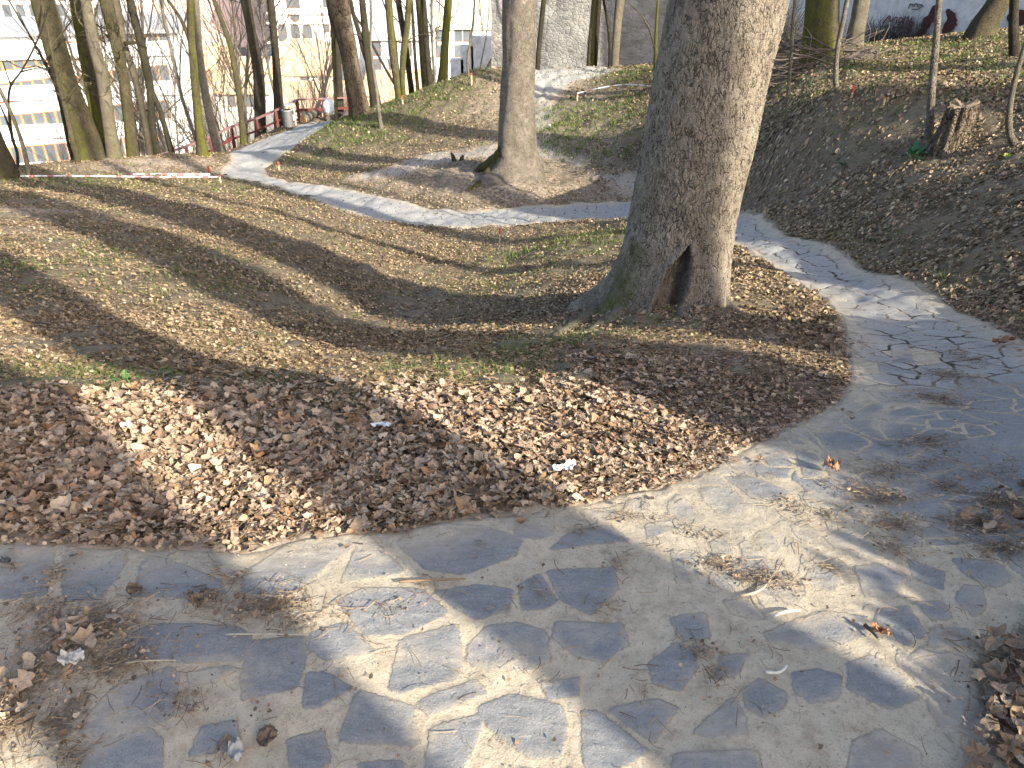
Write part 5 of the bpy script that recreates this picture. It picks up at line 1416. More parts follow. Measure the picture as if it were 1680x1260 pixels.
house("church", "white church front with three arched windows below a round one", 436, 566, -75, 112, M_WHITE, M_TILE, 7, 22, wins=[(464,54,1.15,2.2,True,M_DFR),(485,54,1.15,2.2,True,M_DFR),(505,54,1.15,2.2,True,M_DFR),(484,28,1.2,1.2,None,M_DFR),(480,-1,1.7,2.0,False,M_DFR),(536,2,.9,1.4,False,M_DFR),(536,46,.7,1.0,False,M_DFR)], cat="church")
chu = [o for o in COL.objects if o.name.startswith("church")][0]
for yy in (22, 38, 70):
    mb = MB(); a, c = at(437, yy, 111.8), at(565, yy, 111.8)
    mb.box(((a[0] + c[0]) / 2, 111.86, a[2]), (c[0] - a[0], .25, .22)); mb.build("cornice", M_CREAM, chu)
house("small_house", "house with a wide orange roof directly in front of the church", 431, 545, 120, 98, M_WHITE, M_TILE2, 3.2, 9, hip=2.5, wins=[(500,135,.9,1.2,False,M_DFR),(530,135,.9,1.2,False,M_DFR)])
house("small_house", "low orange roofed house seen over the railing corner", 455, 585, 176, 80, M_CREAM, M_TILE2, 1.8, 8, wins=[(500,186,.9,1.2,False,M_DFR)])
house("small_house", "white house with an orange gable left of the two trunks by the bin", 350, 440, 150, 92, M_CREAM, M_TILE2, 3, 9, wins=[(380,165,.9,1.3,False,M_DFR),(410,165,.9,1.3,False,M_DFR)])
house("town_house", "bluish white house seen between the trunks on the crest", 604, 700, 62, 96, M_BLUEW, M_GROOF, 4.5, 12, wins=[(x, y, 1.0, 1.5, False, M_DFR) for x in (618, 645, 668) for y in (80, 108, 134)])
house("town_house", "tall white house rising behind the crest trunks", 560, 745, -40, 118, M_WHITE, M_TILE, 5, 14, wins=[(x, y, 1.1, 1.7, False, M_DFR) for x in (612, 640, 660, 712, 724) for y in (-10, 20, 45)])
house("small_house", "orange roofed house low behind the olive crest trunks", 600, 690, 168, 76, M_WHITE, M_TILE2, 2.2, 8, wins=[(640,176,.8,1.1,False,M_DFR)])
house("town_house", "house with a pale ochre roof beside the corner of the stone wall", 706, 812, 44, 102, M_WHITE, M_TILEY, 6.5, 14, wins=[(x, y, .9, 1.4, False, M_DFR) for x in (722, 752, 766) for y in (58, 84)])
house("town_house", "white house between the left trunks, half hidden by bare branches", 255, 352, 128, 98, M_CREAM, M_TILE2, 3.0, 10, wins=[(x, 142, .9, 1.3, False, M_DFR) for x in (275, 300, 325)])
house("large_building", "far white terrace at the upper left border", -200, 190, -30, 150, M_WHITE, M_TILE, 5, 14, wins=[(x, y, 1.4, 2.1, False, M_DFR) for x in range(-10, 180, 22) for y in (-10, 18)])

# ------------------------------------------------------------------ thicket on the slope to the town
M_TWIG = simple("bare_twigs", (.19, .155, .12), .9, var=.3, scale=6)
YOUNG = []
for k in range(5):
    V, F_ = crown_mesh(300 + k, 17.0, .10, nb=16, fine=1 if k < 3 else 2, spread=.6, low=.25)
    YOUNG.append(None)
    o = mesh_np("trunk_and_branches", V, [F_], [M_TWIG if k % 2 else BK_GREY], {"moss": np.zeros(len(V)), "hollow": np.zeros(len(V))})
    YOUNG[k] = o
rt = random.Random(3)
spots = []
for i in range(44):
    px = rt.uniform(-20, 540) if i < 38 else rt.uniform(610, 770)
    Y = rt.uniform(37, 66); spots.append((px, Y))
for i, (px, Y) in enumerate(spots):
    k = i % 5
    o = YOUNG[k] if i < 5 else YOUNG[k].copy()
    if i >= 5: COL.objects.link(o)
    X = (px - 840) / F * (Y / ray(840, 100)[1])
    o.name = "young_tree" if i == 0 else "young_tree.%03d" % i
    o.location = (X, Y, H1(X, Y) - .3); s = rt.uniform(.75, 1.15); o.scale = (s, s, s * 1.15); o.rotation_euler = (rt.gauss(0, .05), rt.gauss(-.03, .06), rt.uniform(0, 6.28))
    tag(o, "slim bare young tree in the thicket on the slope down to the town", "tree", "bare young trees on the slope")
def shrub_mesh(seed, h, n=60, sp=.9):
    r = random.Random(seed); mb = MB()
    for _ in range(n):
        a = r.uniform(0, 6.28); e_ = r.uniform(.1, sp); L = h * r.uniform(.5, 1.1)
        p = np.array((r.gauss(0, h * .22), r.gauss(0, h * .22), -.1)); d = np.array((math.cos(a) * math.sin(e_), math.sin(a) * math.sin(e_), math.cos(e_))); P = [p]
        for _k in range(5):
            d = d + np.array([r.gauss(0, .13) for _ in range(3)]); d /= np.linalg.norm(d); P.append(P[-1] + d * L / 5)
        mb.tube(P, np.linspace(.012, .003, 6) * h / 1.5, k=3, cap=False)
        for _k in range(3):
            i0 = r.randint(2, 4); d2 = d + np.array([r.gauss(0, .6) for _ in range(3)]); d2 /= np.linalg.norm(d2)
            mb.tube([P[i0], P[i0] + d2 * L * .15, P[i0] + d2 * L * .3 + np.array((0, 0, .03 * h))], np.array([.006, .004, .002]) * h / 1.5, k=3, cap=False)
    return np.concatenate(mb.v), np.concatenate(mb.f)
V, F_ = shrub_mesh(1, 2.6, 90); SH = mesh_np("shrub", V, [F_], [M_TWIG], None, False)
V, F_ = shrub_mesh(2, 2.6, 90); SH2 = mesh_np("shrub", V, [F_], [M_TWIG], None, False)
for i in range(22):
    o = (SH, SH2)[i % 2] if i < 2 else (SH, SH2)[i % 2].copy()
    if i >= 2: COL.objects.link(o)
    px = rt.uniform(190, 520) if i < 18 else rt.uniform(-10, 190); Y = rt.uniform(30, 48) if px < 400 else rt.uniform(39, 50)
    X = (px - 840) / F * (Y / ray(840, 180)[1]); s = rt.uniform(.9, 1.9)
    o.location = (X, Y, H1(X, Y) - .1); o.scale = (s, s, s * 1.2); o.rotation_euler = (0, 0, rt.uniform(0, 6.28))
    tag(o, "leafless bush among the young trees below the railing", "bush", "leafless bushes below the railing")

# ------------------------------------------------------------------ railing, bin, logs
M_RAIL = simple("oxide_red_paint", (.13, .036, .030), .5, var=.25, scale=12)
M_RTOP = simple("worn_pink_handrail", (.24, .13, .12), .45, var=.2, scale=12)
RT = [(235,266,23.8),(262,255,25),(305,240,26.5),(345,225,28),(379,208,29.5),(420,195,31.2),(452,181,33.2),(487,163.5,35.6),(530,162,36),(571,160,36.3),(608,159,36.5)]
RP = [at(*r) for r in RT]
re_ = empty("railing", (RP[4][0], RP[4][1], H1(RP[4][0], RP[4][1])))
def plank(p, q_, hh, tt, m, name):
    mb = MB(); p, q_ = np.array(p), np.array(q_)
    d = q_ - p; L = np.linalg.norm(d); x = d / L; y = np.cross((0, 0, 1), x); y /= np.linalg.norm(y); z = np.cross(x, y)
    V = np.array([p + x * (L * a) + y * (tt / 2 * b_) + z * (hh / 2 * c) for a in (0, 1) for b_ in (-1, 1) for c in (-1, 1)])
    mb.add(V, [[(0, 1, 3, 2), (4, 6, 7, 5), (0, 4, 5, 1), (2, 3, 7, 6), (0, 2, 6, 4), (1, 5, 7, 3)]])
    return mb.build(name, m, re_)
for i, p in enumerate(RP):
    g = H1(p[0], p[1]); zb = min(g - .2, p[2] - 1.0)
    mb = MB(); mb.box((p[0], p[1], (p[2] - .04 + zb) / 2), (.11, .09, p[2] - .04 - zb), rz=.5 if i < 7 else 0); mb.build("post", M_RAIL, re_)
    if i < len(RP) - 1:
        q_ = RP[i + 1]
        plank(p + (0, 0, .0), q_ + (0, 0, .0), .06, .09, M_RTOP, "handrail")
        off = np.array((0, -.055, 0))
        plank(p + off - (0, 0, .42), q_ + off - (0, 0, .42), .11 if i > 6 else .07, .035, M_RAIL, "rail")
        plank(p + off - (0, 0, .78), q_ + off - (0, 0, .78), .09, .035, M_RAIL, "rail")
plank(RP[8] + (-.05, -.1, -.45), RP[8] + (-.75, -.1, -.85), .08, .035, M_RAIL, "brace")
plank(RP[4] + (-.9, -.02, -.95), RP[4] + (.05, -.07, -.3), .08, .035, M_RAIL, "brace")
re_["kind"] = "thing"
tag(re_, "dark red wooden railing with a pale handrail along the drop to the town", "railing")

def bin_():
    p = at(474, 208, 29.8); p[2] = H1(p[0], p[1])
    r = .5 * 16 / ppm(195, p[1]); h = 27 / ppm(195, p[1])
    e = empty("litter_bin", p)
    M_ = simple("galvanised_metal", (.20, .205, .21), .5, metal=.5, var=.15, scale=8)
    M2 = simple("grey_white_paint", (.34, .35, .35), .5, var=.1)
    mb = MB(); k = 24
    mb.tube([p + (0, 0, .04), p + (0, 0, .06), p + (0, 0, h - .02), p + (0, 0, h)], [r * .94, r * .96, r, r * 1.04], k=k); mb.build("drum", M_, e, smooth=False)
    for i in range(12):
        a = i / 12 * 6.283
        if i % 2 == 0:
            mb = MB(); mb.box(p + (math.cos(a) * r * 1.0, math.sin(a) * r * 1.0, h * .5), (.02, .035, h * .9), rz=a); mb.build("rib", M_, e)
    mb = MB(); mb.tube([p + (0, 0, h + .0), p + (0, 0, h + .03)], [r * 1.07, r * 1.07], k=k); mb.build("rim", M2, e)
    mb = MB(); mb.tube([p + (0, 0, h + .031), p + (0, 0, h + .036)], [r * .85, r * .85], k=k); mb.build("opening", simple("bin_dark", (.02, .02, .02), .8), e)
    mb = MB(); mb.box(p + (r * 1.35, .12, h * .66), (.05, .05, h * 1.32)); mb.build("post", M2, e)
    mb = MB(); mb.box(p + (r * .45, .12, h * 1.32), (r * 1.9, .42, .025), rz=.2); mb.build("rain_cover", M2, e)
    mb = MB(); mb.box(p + (-r * .6, .2, h * .66), (.04, .04, h * 1.32)); mb.build("post", M2, e)
    tag(e, "grey metal litter bin beside the bend of the railing", "litter bin")
bin_()
M_LOGB = BK_GREY
M_CUT = simple("cut_wood", (.36, .23, .12), .8, var=.3, scale=30, bump=.3)
def log(name, label, pa, pb, rad, cat="log", up=0.0):
    pa, pb = np.array(pa), np.array(pb)
    e = empty(name, (pa + pb) / 2)
    mb = MB(); n = 8
    P = [pa + (pb - pa) * i / n for i in range(n + 1)]; r = [rad * (1 + .05 * math.sin(i * 1.7)) for i in range(n + 1)]
    mb.tube(P, r, k=20, cap=False)
    V = np.concatenate(mb.v); V = V + .03 * rad * 3 * np.stack([fbm(V[:, 0] * 5, V[:, 1] * 5, V[:, 2] * 5, 2, s) for s in (1, 2, 3)], -1)
    mesh_np("bark", V - np.array(e.location), mb.f, [M_LOGB], {"moss": np.zeros(len(V)), "hollow": np.zeros(len(V))}, True, e)
    for s, (p, q_) in enumerate(((pa, pb), (pb, pa))):
        d = (p - q_) / np.linalg.norm(p - q_)
        mb = MB(); mb.tube([p - d * .02, p + d * .004], [rad * .97, rad * .93], k=20); mb.build("cut_end", M_CUT, e, smooth=False)
    tag(e, label, cat)
g1 = at(497, 191, 31.5); g2 = at(519, 184, 34)
g1[2] = H1(g1[0], g1[1]) + .16; g2[2] = H1(g2[0], g2[1]) + .2
log("fallen_log", "log lying as a bench by the railing right of the litter bin", g1, g2, .15)
g = at(541, 192, 33.2); gz = H1(g[0], g[1])
log("log_stool", "sawn log section standing under the white bag by the railing", (g[0], g[1], gz - .05), (g[0], g[1], gz + .30), .20, "log")
g3 = at(571, 189, 33.5); z3 = H1(g3[0], g3[1])
log("fallen_log", "short log lying against the foot of the furrowed trunk", (g3[0] - .2, g3[1], z3 + .16), (g3[0] + .6, g3[1] + .3, z3 + .2), .14)
def bag(name, label, base, w_, h, m, seed):
    e = base; n, k = 14, 20
    V = []
    for i in range(n + 1):
        t = i / n; r = w_ / 2 * (math.sin(math.pi * min(1, t * .86 + .10)) ** .55) * (1 if t < .8 else 1 - (t - .8) * 2.6)
        for j in range(k):
            a = j / k * 6.283; V.append((math.cos(a) * r, math.sin(a) * r, h * t))
    V = np.array(V); V += (.05 * w_ * np.stack([fbm(V[:, 0] * 9 + seed, V[:, 1] * 9, V[:, 2] * 9, 3, s) for s in (1, 2, 3)], -1)) * (V[:, 2:3] > .02)
    i = np.arange(n)[:, None] * k; j = np.arange(k)[None]; j2 = (j + 1) % k
    o = mesh_np(name, V, [np.stack([i + j, i + j2, i + k + j2, i + k + j], -1).reshape(-1, 4), np.array([list(range(n * k, n * k + k))])], [m], None, True)
    o.location = base
    tag(o, label, "bag")
bag("plastic_bag", "full white plastic bag standing on the log stool at the railing", (g[0], g[1], gz + .30), .44, .62, simple("white_plastic", (.70, .76, .84), .35, var=.08, scale=12, bump=.4), 1)
gb = at(557, 188, 32.8)
bag("backpack", "dark bag leaning behind the sapling next to the white bag", (gb[0], gb[1], H1(gb[0], gb[1])), .34, .55, simple("black_cloth", (.02, .02, .025), .7, var=.2), 2)

# ------------------------------------------------------------------ stakes and barrier tape
M_STK = simple("raw_wood_stake", (.45, .36, .24), .8, var=.2)
M_STR = simple("red_stake_top", (.42, .07, .055), .6, var=.15)
def stake(px, y0, y1, label, red=.3, lean=0.0):
    g = ground(px, y1); h = (y1 - y0) / ppm(y1, g[1]) * 1.04
    e = empty("survey_stake", g); ax = np.array((lean, 0, 1.0)); wv = max(.02, 2.2 / ppm(y1, g[1]))
    M = Matrix.Rotation(lean, 3, 'Y')
    mb = MB(); mb.box(g + ax * (h * (1 - red) / 2 - .04), (wv, wv, h * (1 - red) + .08), tilt=M); mb.build("shaft", M_STK, e)
    mb = MB(); mb.box(g + ax * (h * (1 - red / 2)), (wv + .006, wv + .006, h * red), tilt=M); mb.build("painted_top", M_STR, e)
    tag(e, label, "stake", "survey stakes with red tops")
stake(363, 288, 304, "survey stake holding the right end of the barrier tape at the path", .15)
stake(344, 273, 287, "thin red topped stake on the mound just above the barrier tape end", .8)
stake(820, 374, 401, "red topped wooden stake standing alone in the leaves below the far path", .35)
stake(459, 266, 283, "small red topped stake at the path's inner edge left of the hillock", .35)
stake(661, 158, 173, "red topped stake at the foot of the crest trees", .4)
stake(774, 122, 141, "pale stake beside the trail below the stout mossy trunk", .15)
stake(947, 155, 167, "pale stake holding the left end of the tape on the leafy bank", .1)
stake(1397, 142, 159, "bright red topped stake high on the right bank", .6, .1)
stake(1449, 161, 174, "pale short stake on the right bank with red string at its foot", .1)
M_TW = simple("white_tape", (.75, .75, .78), .4, var=.05); M_TR = simple("red_tape", (.50, .20, .19), .4, var=.05)
def tape(label, pl, wdt=.026, lift=0.0):
    P, _ = smooth_line(pl, np.ones(len(pl)), .12)
    V = []; F4 = []; mi = []
    s = 0
    for i, p in enumerate(P):
        V += [p + (0, 0, -wdt / 2), p + (0, 0, wdt / 2), p + (0, .012, wdt / 2), p + (0, .012, -wdt / 2)]
        if i:
            s += np.linalg.norm(P[i] - P[i - 1]); a = (i - 1) * 4
            for c in range(4):
                F4.append((a + c, a + (c + 1) % 4, a + 4 + (c + 1) % 4, a + 4 + c)); mi.append(int(int(s / .09) % 4 == 0))
    F4 += [(0, 3, 2, 1)]; mi.append(0)
    o = mesh_np("barrier_tape", np.array(V), [np.array(F4)], [M_TW, M_TR], None, False, midx=mi)
    tag(o, label, "barrier tape", "red and white barrier tapes")
def gl(px, py, up=.0):
    g = ground(px, py); return g + np.array((0, 0, up))
tape("long barrier tape stretched low over the ground from the left border to the path", [gl(x, y, .0) for x, y in ((28,294),(100,294),(200,295),(290,296),(362,296))] if False else [at(x, y, Y_) for x, y, Y_ in ((28,289,17.2),(100,288.5,17.3),(200,289.5,17.4),(290,290.5,17.6),(362,290,17.7))])
tape("second barrier tape running just above the long one on the left mound", [at(x, y, Y_) for x, y, Y_ in ((34,286.5,18.4),(110,285.5,18.4),(200,286,18.5),(290,286.5,18.6),(344,286,18.8))], .05)
_g0, _g1, _g2, _g3 = gl(947, 160, .12), gl(985, 150, .1), gl(1020, 145, .1), gl(1085, 150, .1)
tape("barrier tape lying in an arc over the leafy bank beyond the great trunk", [_g0, _g1, _g2, gl(1050, 146, .1), _g3])

# ------------------------------------------------------------------ stump, brush, small things
def stump():
    pb = ground(1553, 249); Y = pb[1]
    s = 1 / ppm(215, Y)
    C0, C1 = at(1554, 246, Y + .1), at(1581, 174, Y + .12)
    e = empty("tree_stump", (C0[0], C0[1], H1(C0[0], C0[1])))
    K, n = 90, 50
    th = np.arange(K) / K * 2 * math.pi
    V = []
    for i in range(n + 1):
        t = i / n; c = C0 + (C1 - C0) * t; c = c - (C1 - C0) * .2 * (1 - t)
        r = (27 * s * (1 - t) ** 1.5 * .25 + 23.5 * s)
        ridge = 1 + .06 * np.sin(11 * th + 3 * t) + .07 * fbm(np.cos(th) * 4, np.sin(th) * 4, np.full(K, t * 1.2), 3, 5) + .12 * (1 - t) ** 2 * np.cos(4 * th + 1)
        top = .05 * np.maximum(0, fbm(np.cos(th) * 3, np.sin(th) * 3, None, 3, 9)) * (t > .9) + .03 * np.cos(th) * (t > .9)
        V.append(np.stack([c[0] + np.cos(th) * r * ridge, c[1] + np.sin(th) * r * ridge * .85, c[2] + top], -1))
    V = np.concatenate(V)
    i = np.arange(n)[:, None] * K; j = np.arange(K)[None]; j2 = (j + 1) % K
    Fq = np.stack([i + j, i + j2, i + K + j2, i + K + j], -1).reshape(-1, 4)
    mesh_np("bark", V - np.array(e.location), [Fq], [BK_ROUGH], {"moss": np.zeros(len(V)), "hollow": np.zeros(len(V))}, True, e)
    rim = V[-K:]; Cc = rim.mean(0); rings = [Cc + (rim - Cc) * f + np.array((0, 0, -.03 * (1 - f))) for f in (1, .8, .6, .4, .2)]
    Vt = np.concatenate(rings); Vt[:, 2] += .015 * fbm(Vt[:, 0] * 20, Vt[:, 1] * 20, None, 3, 2)
    i = np.arange(4)[:, None] * K
    Ft = np.stack([i + j, i + j2, i + K + j2, i + K + j], -1).reshape(-1, 4)
    mesh_np("sawn_top", Vt - np.array(e.location), [Ft, np.array([list(range(4 * K, 5 * K))])], [simple("weathered_cut_wood", (.20, .15, .10), .9, var=.4, scale=25, bump=.5)], None, True, e)
    tag(e, "leaning sawn stump with furrowed sides beside a young trunk on the right bank", "tree stump")
stump()
def small_stump():
    g = ground(750, 266)
    e = empty("tree_stump", g)
    for k_, (dx, L, ln) in enumerate(((-.05, .22, -.35), (.08, .16, .4))):
        mb = MB(); mb.tube([g + (dx, 0, -.05), g + (dx + ln * L * .5, 0, L * .6), g + (dx + ln * L, 0, L)], [.06, .045, .02], k=8); mb.build("snag", BK_OLIVE, e, smooth=True)
    tag(e, "tiny forked snag sticking out of the dirt left of the middle tree", "tree stump")
small_stump()
def brush():
    c = ground(1262, 148); e = empty("brush_pile", c); r = random.Random(5)
    M1 = simple("dead_branch", (.12, .095, .08), .9, var=.4, scale=8)
    mb = MB()
    for _ in range(420):
        a = r.gauss(0, .35) + (math.pi if r.random() < .5 else 0); L = r.uniform(.5, 1.7)
        x = r.uniform(-1.3, 1.6); y = r.uniform(-.3, 1.8)
        hmax = .62 * math.exp(-((x - .1) / 1.2) ** 2 - ((y - .7) / .9) ** 2)
        p = np.array((c[0] + x, c[1] + y, 0)); p[2] = H1(p[0], p[1]) + r.uniform(.02, .08 + hmax)
        d = np.array((math.cos(a), math.sin(a) * .6, r.gauss(.05, .2))); d /= np.linalg.norm(d); P = [p - d * L / 2]
        for _k in range(6):
            d = d + np.array([r.gauss(0, .13) for _ in range(3)]); d /= np.linalg.norm(d); P.append(P[-1] + d * L / 6)
        P = np.array(P); P[:, 2] = np.maximum(P[:, 2], H(P[:, 0], P[:, 1]) + .01)
        mb.tube(P, np.linspace(1, .3, 7) * r.uniform(.004, .016), k=4, cap=False)
    mb.build("dead_branches", M1, e)
    mb = MB()
    for _ in range(26):     # upright bent shoots
        x = r.uniform(-.2, 2.0); p = np.array((c[0] + x, c[1] + r.uniform(0, .8), 0)); p[2] = H1(p[0], p[1]); d = np.array((r.gauss(0, .4), 0, 1.0)); P = [p]
        for _k in range(7):
            d = d + np.array((r.gauss(0, .32), r.gauss(0, .2), r.gauss(0, .1))); d /= np.linalg.norm(d); P.append(P[-1] + d * .12)
        mb.tube(P, np.linspace(.009, .003, 8), k=4, cap=False)
    mb.build("shoots", M_TWIG, e)
    tag(e, "tangled heap of dead branches at the foot of the very thick mossy tree", "brush pile")
brush()
# dark ivy and twigs along the foot of the plastered wall
V, F_ = shrub_mesh(9, 1.1, 130, 1.2)
vs = None
for i, (px, py) in enumerate(((1432,70),(1465,68),(1490,66),(1250,95),(1285,60),(1265,30))):
    if vs is None: vs = mesh_np("dry_bush", V, [F_], [simple("dark_dry_twigs", (.06, .055, .05), .9, var=.3)], None, False); o = vs
    else: o = vs.copy(); COL.objects.link(o)
    p = onwall(px, py, .5) if px > 1300 else at(px, py, 22)
    o.location = (p[0], p[1], H1(p[0], p[1])); o.rotation_euler = (0, 0, i * 1.1); sc_ = .8 if px > 1300 else 1.5; o.scale = (sc_,) * 3
    tag(o, "dark dry bush at the foot of the plastered wall", "bush", "dry bushes along the wall foot")
# green herbs
def herb(px, py, label, s=.09, n=11, col=(.05, .13, .04), seed=0):
    g = ground(px, py); r = random.Random(seed); mb = MB(); V = []; Fq = []
    m = simple("herb_leaf", col, .5, var=.25)
    for k in range(n):
        a = r.uniform(0, 6.28); el = r.uniform(.15, 1.0); L = s * r.uniform(.6, 1.2); wv = L * .38
        d = np.array((math.cos(a) * math.cos(el), math.sin(a) * math.cos(el), math.sin(el))); sd_ = np.array((-math.sin(a), math.cos(a), 0)); b0 = g + d * s * .25
        pts_ = [b0, b0 + d * L * .3 + sd_ * wv * .5, b0 + d * L * .75 + sd_ * wv * .4 - (0, 0, .1 * L), b0 + d * L - (0, 0, .25 * L), b0 + d * L * .75 - sd_ * wv * .4 - (0, 0, .1 * L), b0 + d * L * .3 - sd_ * wv * .5]
        mb.add(pts_, [[(0, 1, 2, 3), (0, 3, 4, 5)]])
        mb.tube([g - (0, 0, .01), b0], .002, k=4)
    o = mb.build("herb", m, None); tag(o, label, "plant")
herb(1499, 258, "leafy green herb on the right bank below the stump", .17, 16, (.04, .14, .055), 1)
herb(1390, 273, "small green herb on the right bank left of the leafy one", .13, 10, (.04, .12, .05), 2)
herb(1650, 262, "yellow green herb under the crooked sapling at the right border", .08, 10, (.22, .25, .03), 3)
herb(1436, 398, "small herb at the path's upper edge", .07, 9, (.05, .12, .03), 4)
herb(205, 628, "broad leaved herb in the grass patch at the crest of the leaf pile", .055, 9, (.07, .15, .04), 5)
herb(650, 165, "low herb beside the stake on the hillock", .15, 10, (.06, .13, .04), 6)

def sheet(name, label, cat, px, py, w_, h_, m, seed, curl=.4, lift=.012, az=0.0, nn=16, ragged_=.12):
    g = ground(px, py); r = np.random.default_rng(seed)
    u, v = np.meshgrid(np.linspace(-.5, .5, nn), np.linspace(-.5, .5, nn), indexing='ij')
    rr = 1 + ragged_ * fbm(u * 3 + seed, v * 3, o=2, s=seed)
    # round the square into a leaf-like outline
    f = np.sqrt(1 - .45 * (2 * v) ** 2) ; x = u * w_ * f * rr; f2 = np.sqrt(1 - .45 * (2 * u) ** 2); y = v * h_ * f2 * rr
    z = curl * w_ * (.5 * fbm(u * 4 + seed * 3, v * 4, o=3, s=seed + 1) + .9 * (u ** 2) * r.uniform(.3, 1) + .6 * (v ** 2)); z = z - z.min() 
    c, s = math.cos(az), math.sin(az)
    X, Y_ = x * c - y * s + g[0], x * s + y * c + g[1]
    V = np.stack([X, Y_, Hb(X, Y_) + lift + z], -1).reshape(-1, 3)
    V2 = V - np.array((0, 0, .0012))
    n = nn; i = np.arange(n - 1)[:, None] * n; j = np.arange(n - 1)[None]
    Fq = np.stack([i + j, i + n + j, i + n + j + 1, i + j + 1], -1).reshape(-1, 4)
    o = mesh_np(name, np.r_[V, V2] - g, [Fq, Fq[:, ::-1] + n * n], [m], None, True)
    o.location = g; tag(o, label, cat); return o
M_PAPER = simple("white_paper", (.74, .73, .71), .8, var=.06, scale=40); M_BRL = simple("brown_leaf", (.30, .15, .08), .6, var=.35, scale=60, bump=.3)
M_PLST = simple("pale_plastic", (.52, .58, .60), .3, var=.15, scale=30)
sheet("paper_scrap", "crumpled white tissue on the leaves just above the paving", "litter", 925, 788, .085, .035, M_PAPER, 1, .30, .045, .35)
sheet("paper_scrap", "flat pale wrapper lying in the shaded leaves left of the tissue", "litter", 627, 716, .075, .03, M_PLST, 2, .15, .045, .2)
sheet("paper_scrap", "small white scrap among the sunlit leaves at the left", "litter", 212, 716, .035, .03, M_PAPER, 3, .5, .05, .2)
sheet("paper_scrap", "tiny white scrap at the edge of the left leaves above the paving", "litter", 53, 877, .025, .02, M_PAPER, 4, .5, .02, .2)
sheet("dry_leaf", "single brown curled leaf on the bare paving at the right border", "leaf", 1642, 571, .11, .07, M_BRL, 5, .35, .02, -.3)
sheet("dry_leaf", "brown leaf wrapped round a white scrap on the sunny paving", "leaf", 1362, 776, .055, .05, M_BRL, 6, .7, .02, .8)
sheet("paper_scrap", "white scrap tucked into the curled leaf on the sunny paving", "litter", 1353, 773, .032, .032, M_PAPER, 7, .6, .022, .3)
sheet("dry_leaf", "pale grey dry leaf lying in the crumbs on the left paving", "leaf", 125, 1100, .06, .035, simple("grey_leaf", (.42, .40, .36), .7, var=.2, scale=60), 8, .4, .03, .2)
sheet("dry_leaf", "dark folded leaf on the crumbs in the middle left of the paving", "leaf", 330, 1000, .05, .04, simple("dark_leaf", (.13, .095, .07), .7, var=.3, scale=60), 9, .8, .02, .2)
sheet("dry_leaf", "torn grey leaf at the bottom edge of the photo", "leaf", 390, 1246, .035, .05, simple("grey_leaf", (.36, .34, .31), .7, var=.2, scale=60), 10, .5, .02, .3)
sheet("dry_leaf", "brown leaf lying on the far edge of the dusty path", "leaf", 1440, 1050, .05, .018, M_BRL, 11, .5, .016, -.6)
sheet("dirt_clod", "round brown clod on the stones at the bottom left", "clod", 440, 1218, .045, .045, simple("brown_clod", (.16, .115, .085), .95, var=.4, scale=80, bump=.8), 12, .55, .010, 0)
sheet("dirt_clod", "square brown clod on the stones left of the wide slab", "clod", 222, 974, .04, .035, simple("brown_clod", (.15, .11, .08), .95, var=.4, scale=80, bump=.8), 13, .5, .010, 0)
sheet("dirt_clod", "grey clod at the left border on the first stone", "clod", 12, 930, .03, .026, simple("grey_clod", (.12, .12, .125), .95, var=.4, scale=80, bump=.8), 14, .6, .012, 0)
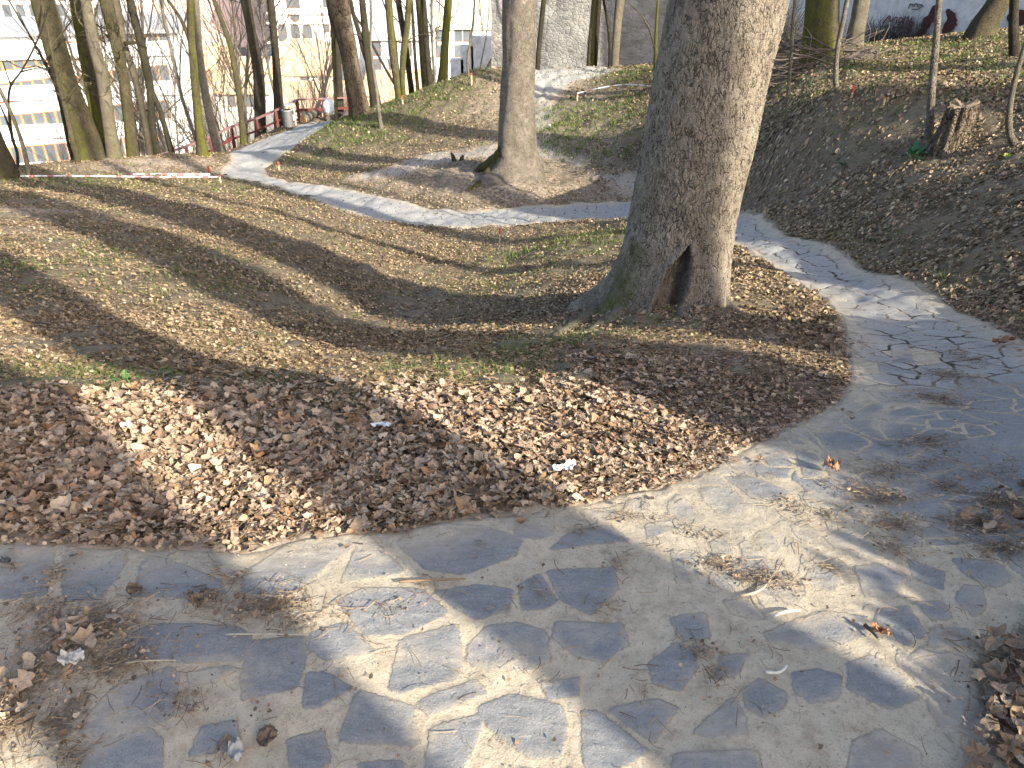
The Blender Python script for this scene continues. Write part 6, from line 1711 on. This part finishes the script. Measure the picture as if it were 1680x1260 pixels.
def rock(px, py, wpx, hpx, label, col, seed):
    g = ground(px, py); s = 1 / ppm(py, g[1])
    u, v = np.meshgrid(np.linspace(0, 2 * math.pi, 40, endpoint=False), np.linspace(-1.2, 1.5, 22), indexing='ij')
    x, y, z = np.cos(v) * np.cos(u), np.cos(v) * np.sin(u), np.sin(v)
    r = 1 + .25 * fbm(x * 1.4 + seed, y * 1.4, z * 1.4, 3, seed)
    V = np.stack([x * r * wpx * s / 2, y * r * wpx * s / 2.4, z * r * hpx * s * .6 + .005], -1).reshape(-1, 3)
    i = np.arange(40)[:, None] * 22; i2 = ((np.arange(40) + 1) % 40)[:, None] * 22; j = np.arange(21)[None]
    o = mesh_np("rock", V, [np.stack([i + j, i2 + j, i2 + j + 1, i + j + 1], -1).reshape(-1, 4)], [simple("pale_rock", col, .9, var=.15, scale=30, bump=.5)], None, False)
    o.location = g; tag(o, label, "rock")
rock(1068, 512, 30, 15, "white stone lying in the grass before the hollow of the great tree", (.62, .61, .60), 1)
rock(902, 207, 5, 4, "small white stone at the edge of the trail beyond the middle tree", (.6, .6, .58), 2)
def stick(px0, py0, px1, py1, wpx, label, col=(.45, .36, .25), bend=.1):
    a, c = ground(px0, py0), ground(px1, py1); n = 10; P = []
    per = np.array((-(c - a)[1], (c - a)[0], 0))
    for i in range(n + 1):
        t = i / n; p = a + (c - a) * t + per * bend * math.sin(math.pi * t) ; p[2] = float(Hb(np.array([p[0]]), np.array([p[1]]))[0]) + .014 + .5 * wpx / ppm(py0, a[1]); P.append(p)
    mb = MB(); r = .5 * wpx / ppm(py0, a[1]); mb.tube(P, np.linspace(r, r * .6, n + 1), k=7)
    o = mb.build("stick", simple("bleached_stick", col, .8, var=.2, scale=60), None, smooth=True, origin=a); tag(o, label, "stick")
stick(1212, 985, 1262, 960, 5, "long pale stick on the sunlit dust in the middle of the paving", bend=-.12)
stick(1266, 1021, 1310, 1012, 7, "short pale bone coloured stick on the shadow's edge", (.6, .53, .42), .1)
stick(1254, 1113, 1288, 1103, 6, "curved white stick in the shade near the bottom right", (.62, .58, .5), -.2)
stick(655, 962, 765, 957, 5, "straight brown stick above the wide dark slab's lower neighbours", (.22, .15, .09), .02)
stick(372, 1051, 500, 1051, 4, "thin pale stick along the top of the narrow dark slab", (.34, .30, .24), .01)
stick(210, 1098, 292, 1094, 4, "pale thin stick in the crumbs on the left paving", (.34, .30, .22), .02)
stick(243, 616, 262, 643, 6, "dark twig bent up beside the grass patch on the left", (.07, .05, .04), .15)
stick(383, 588, 398, 575, 5, "dark bluish twig lying on the lit slope", (.08, .09, .11), .05)
stick(958, 522, 972, 508, 4, "pale twig leaning on the great tree's root", (.4, .36, .28), .05)
stick(1415, 1036, 1436, 1058, 7, "dark pod on the dusty path at the end of the light patch", (.06, .05, .04), .05)
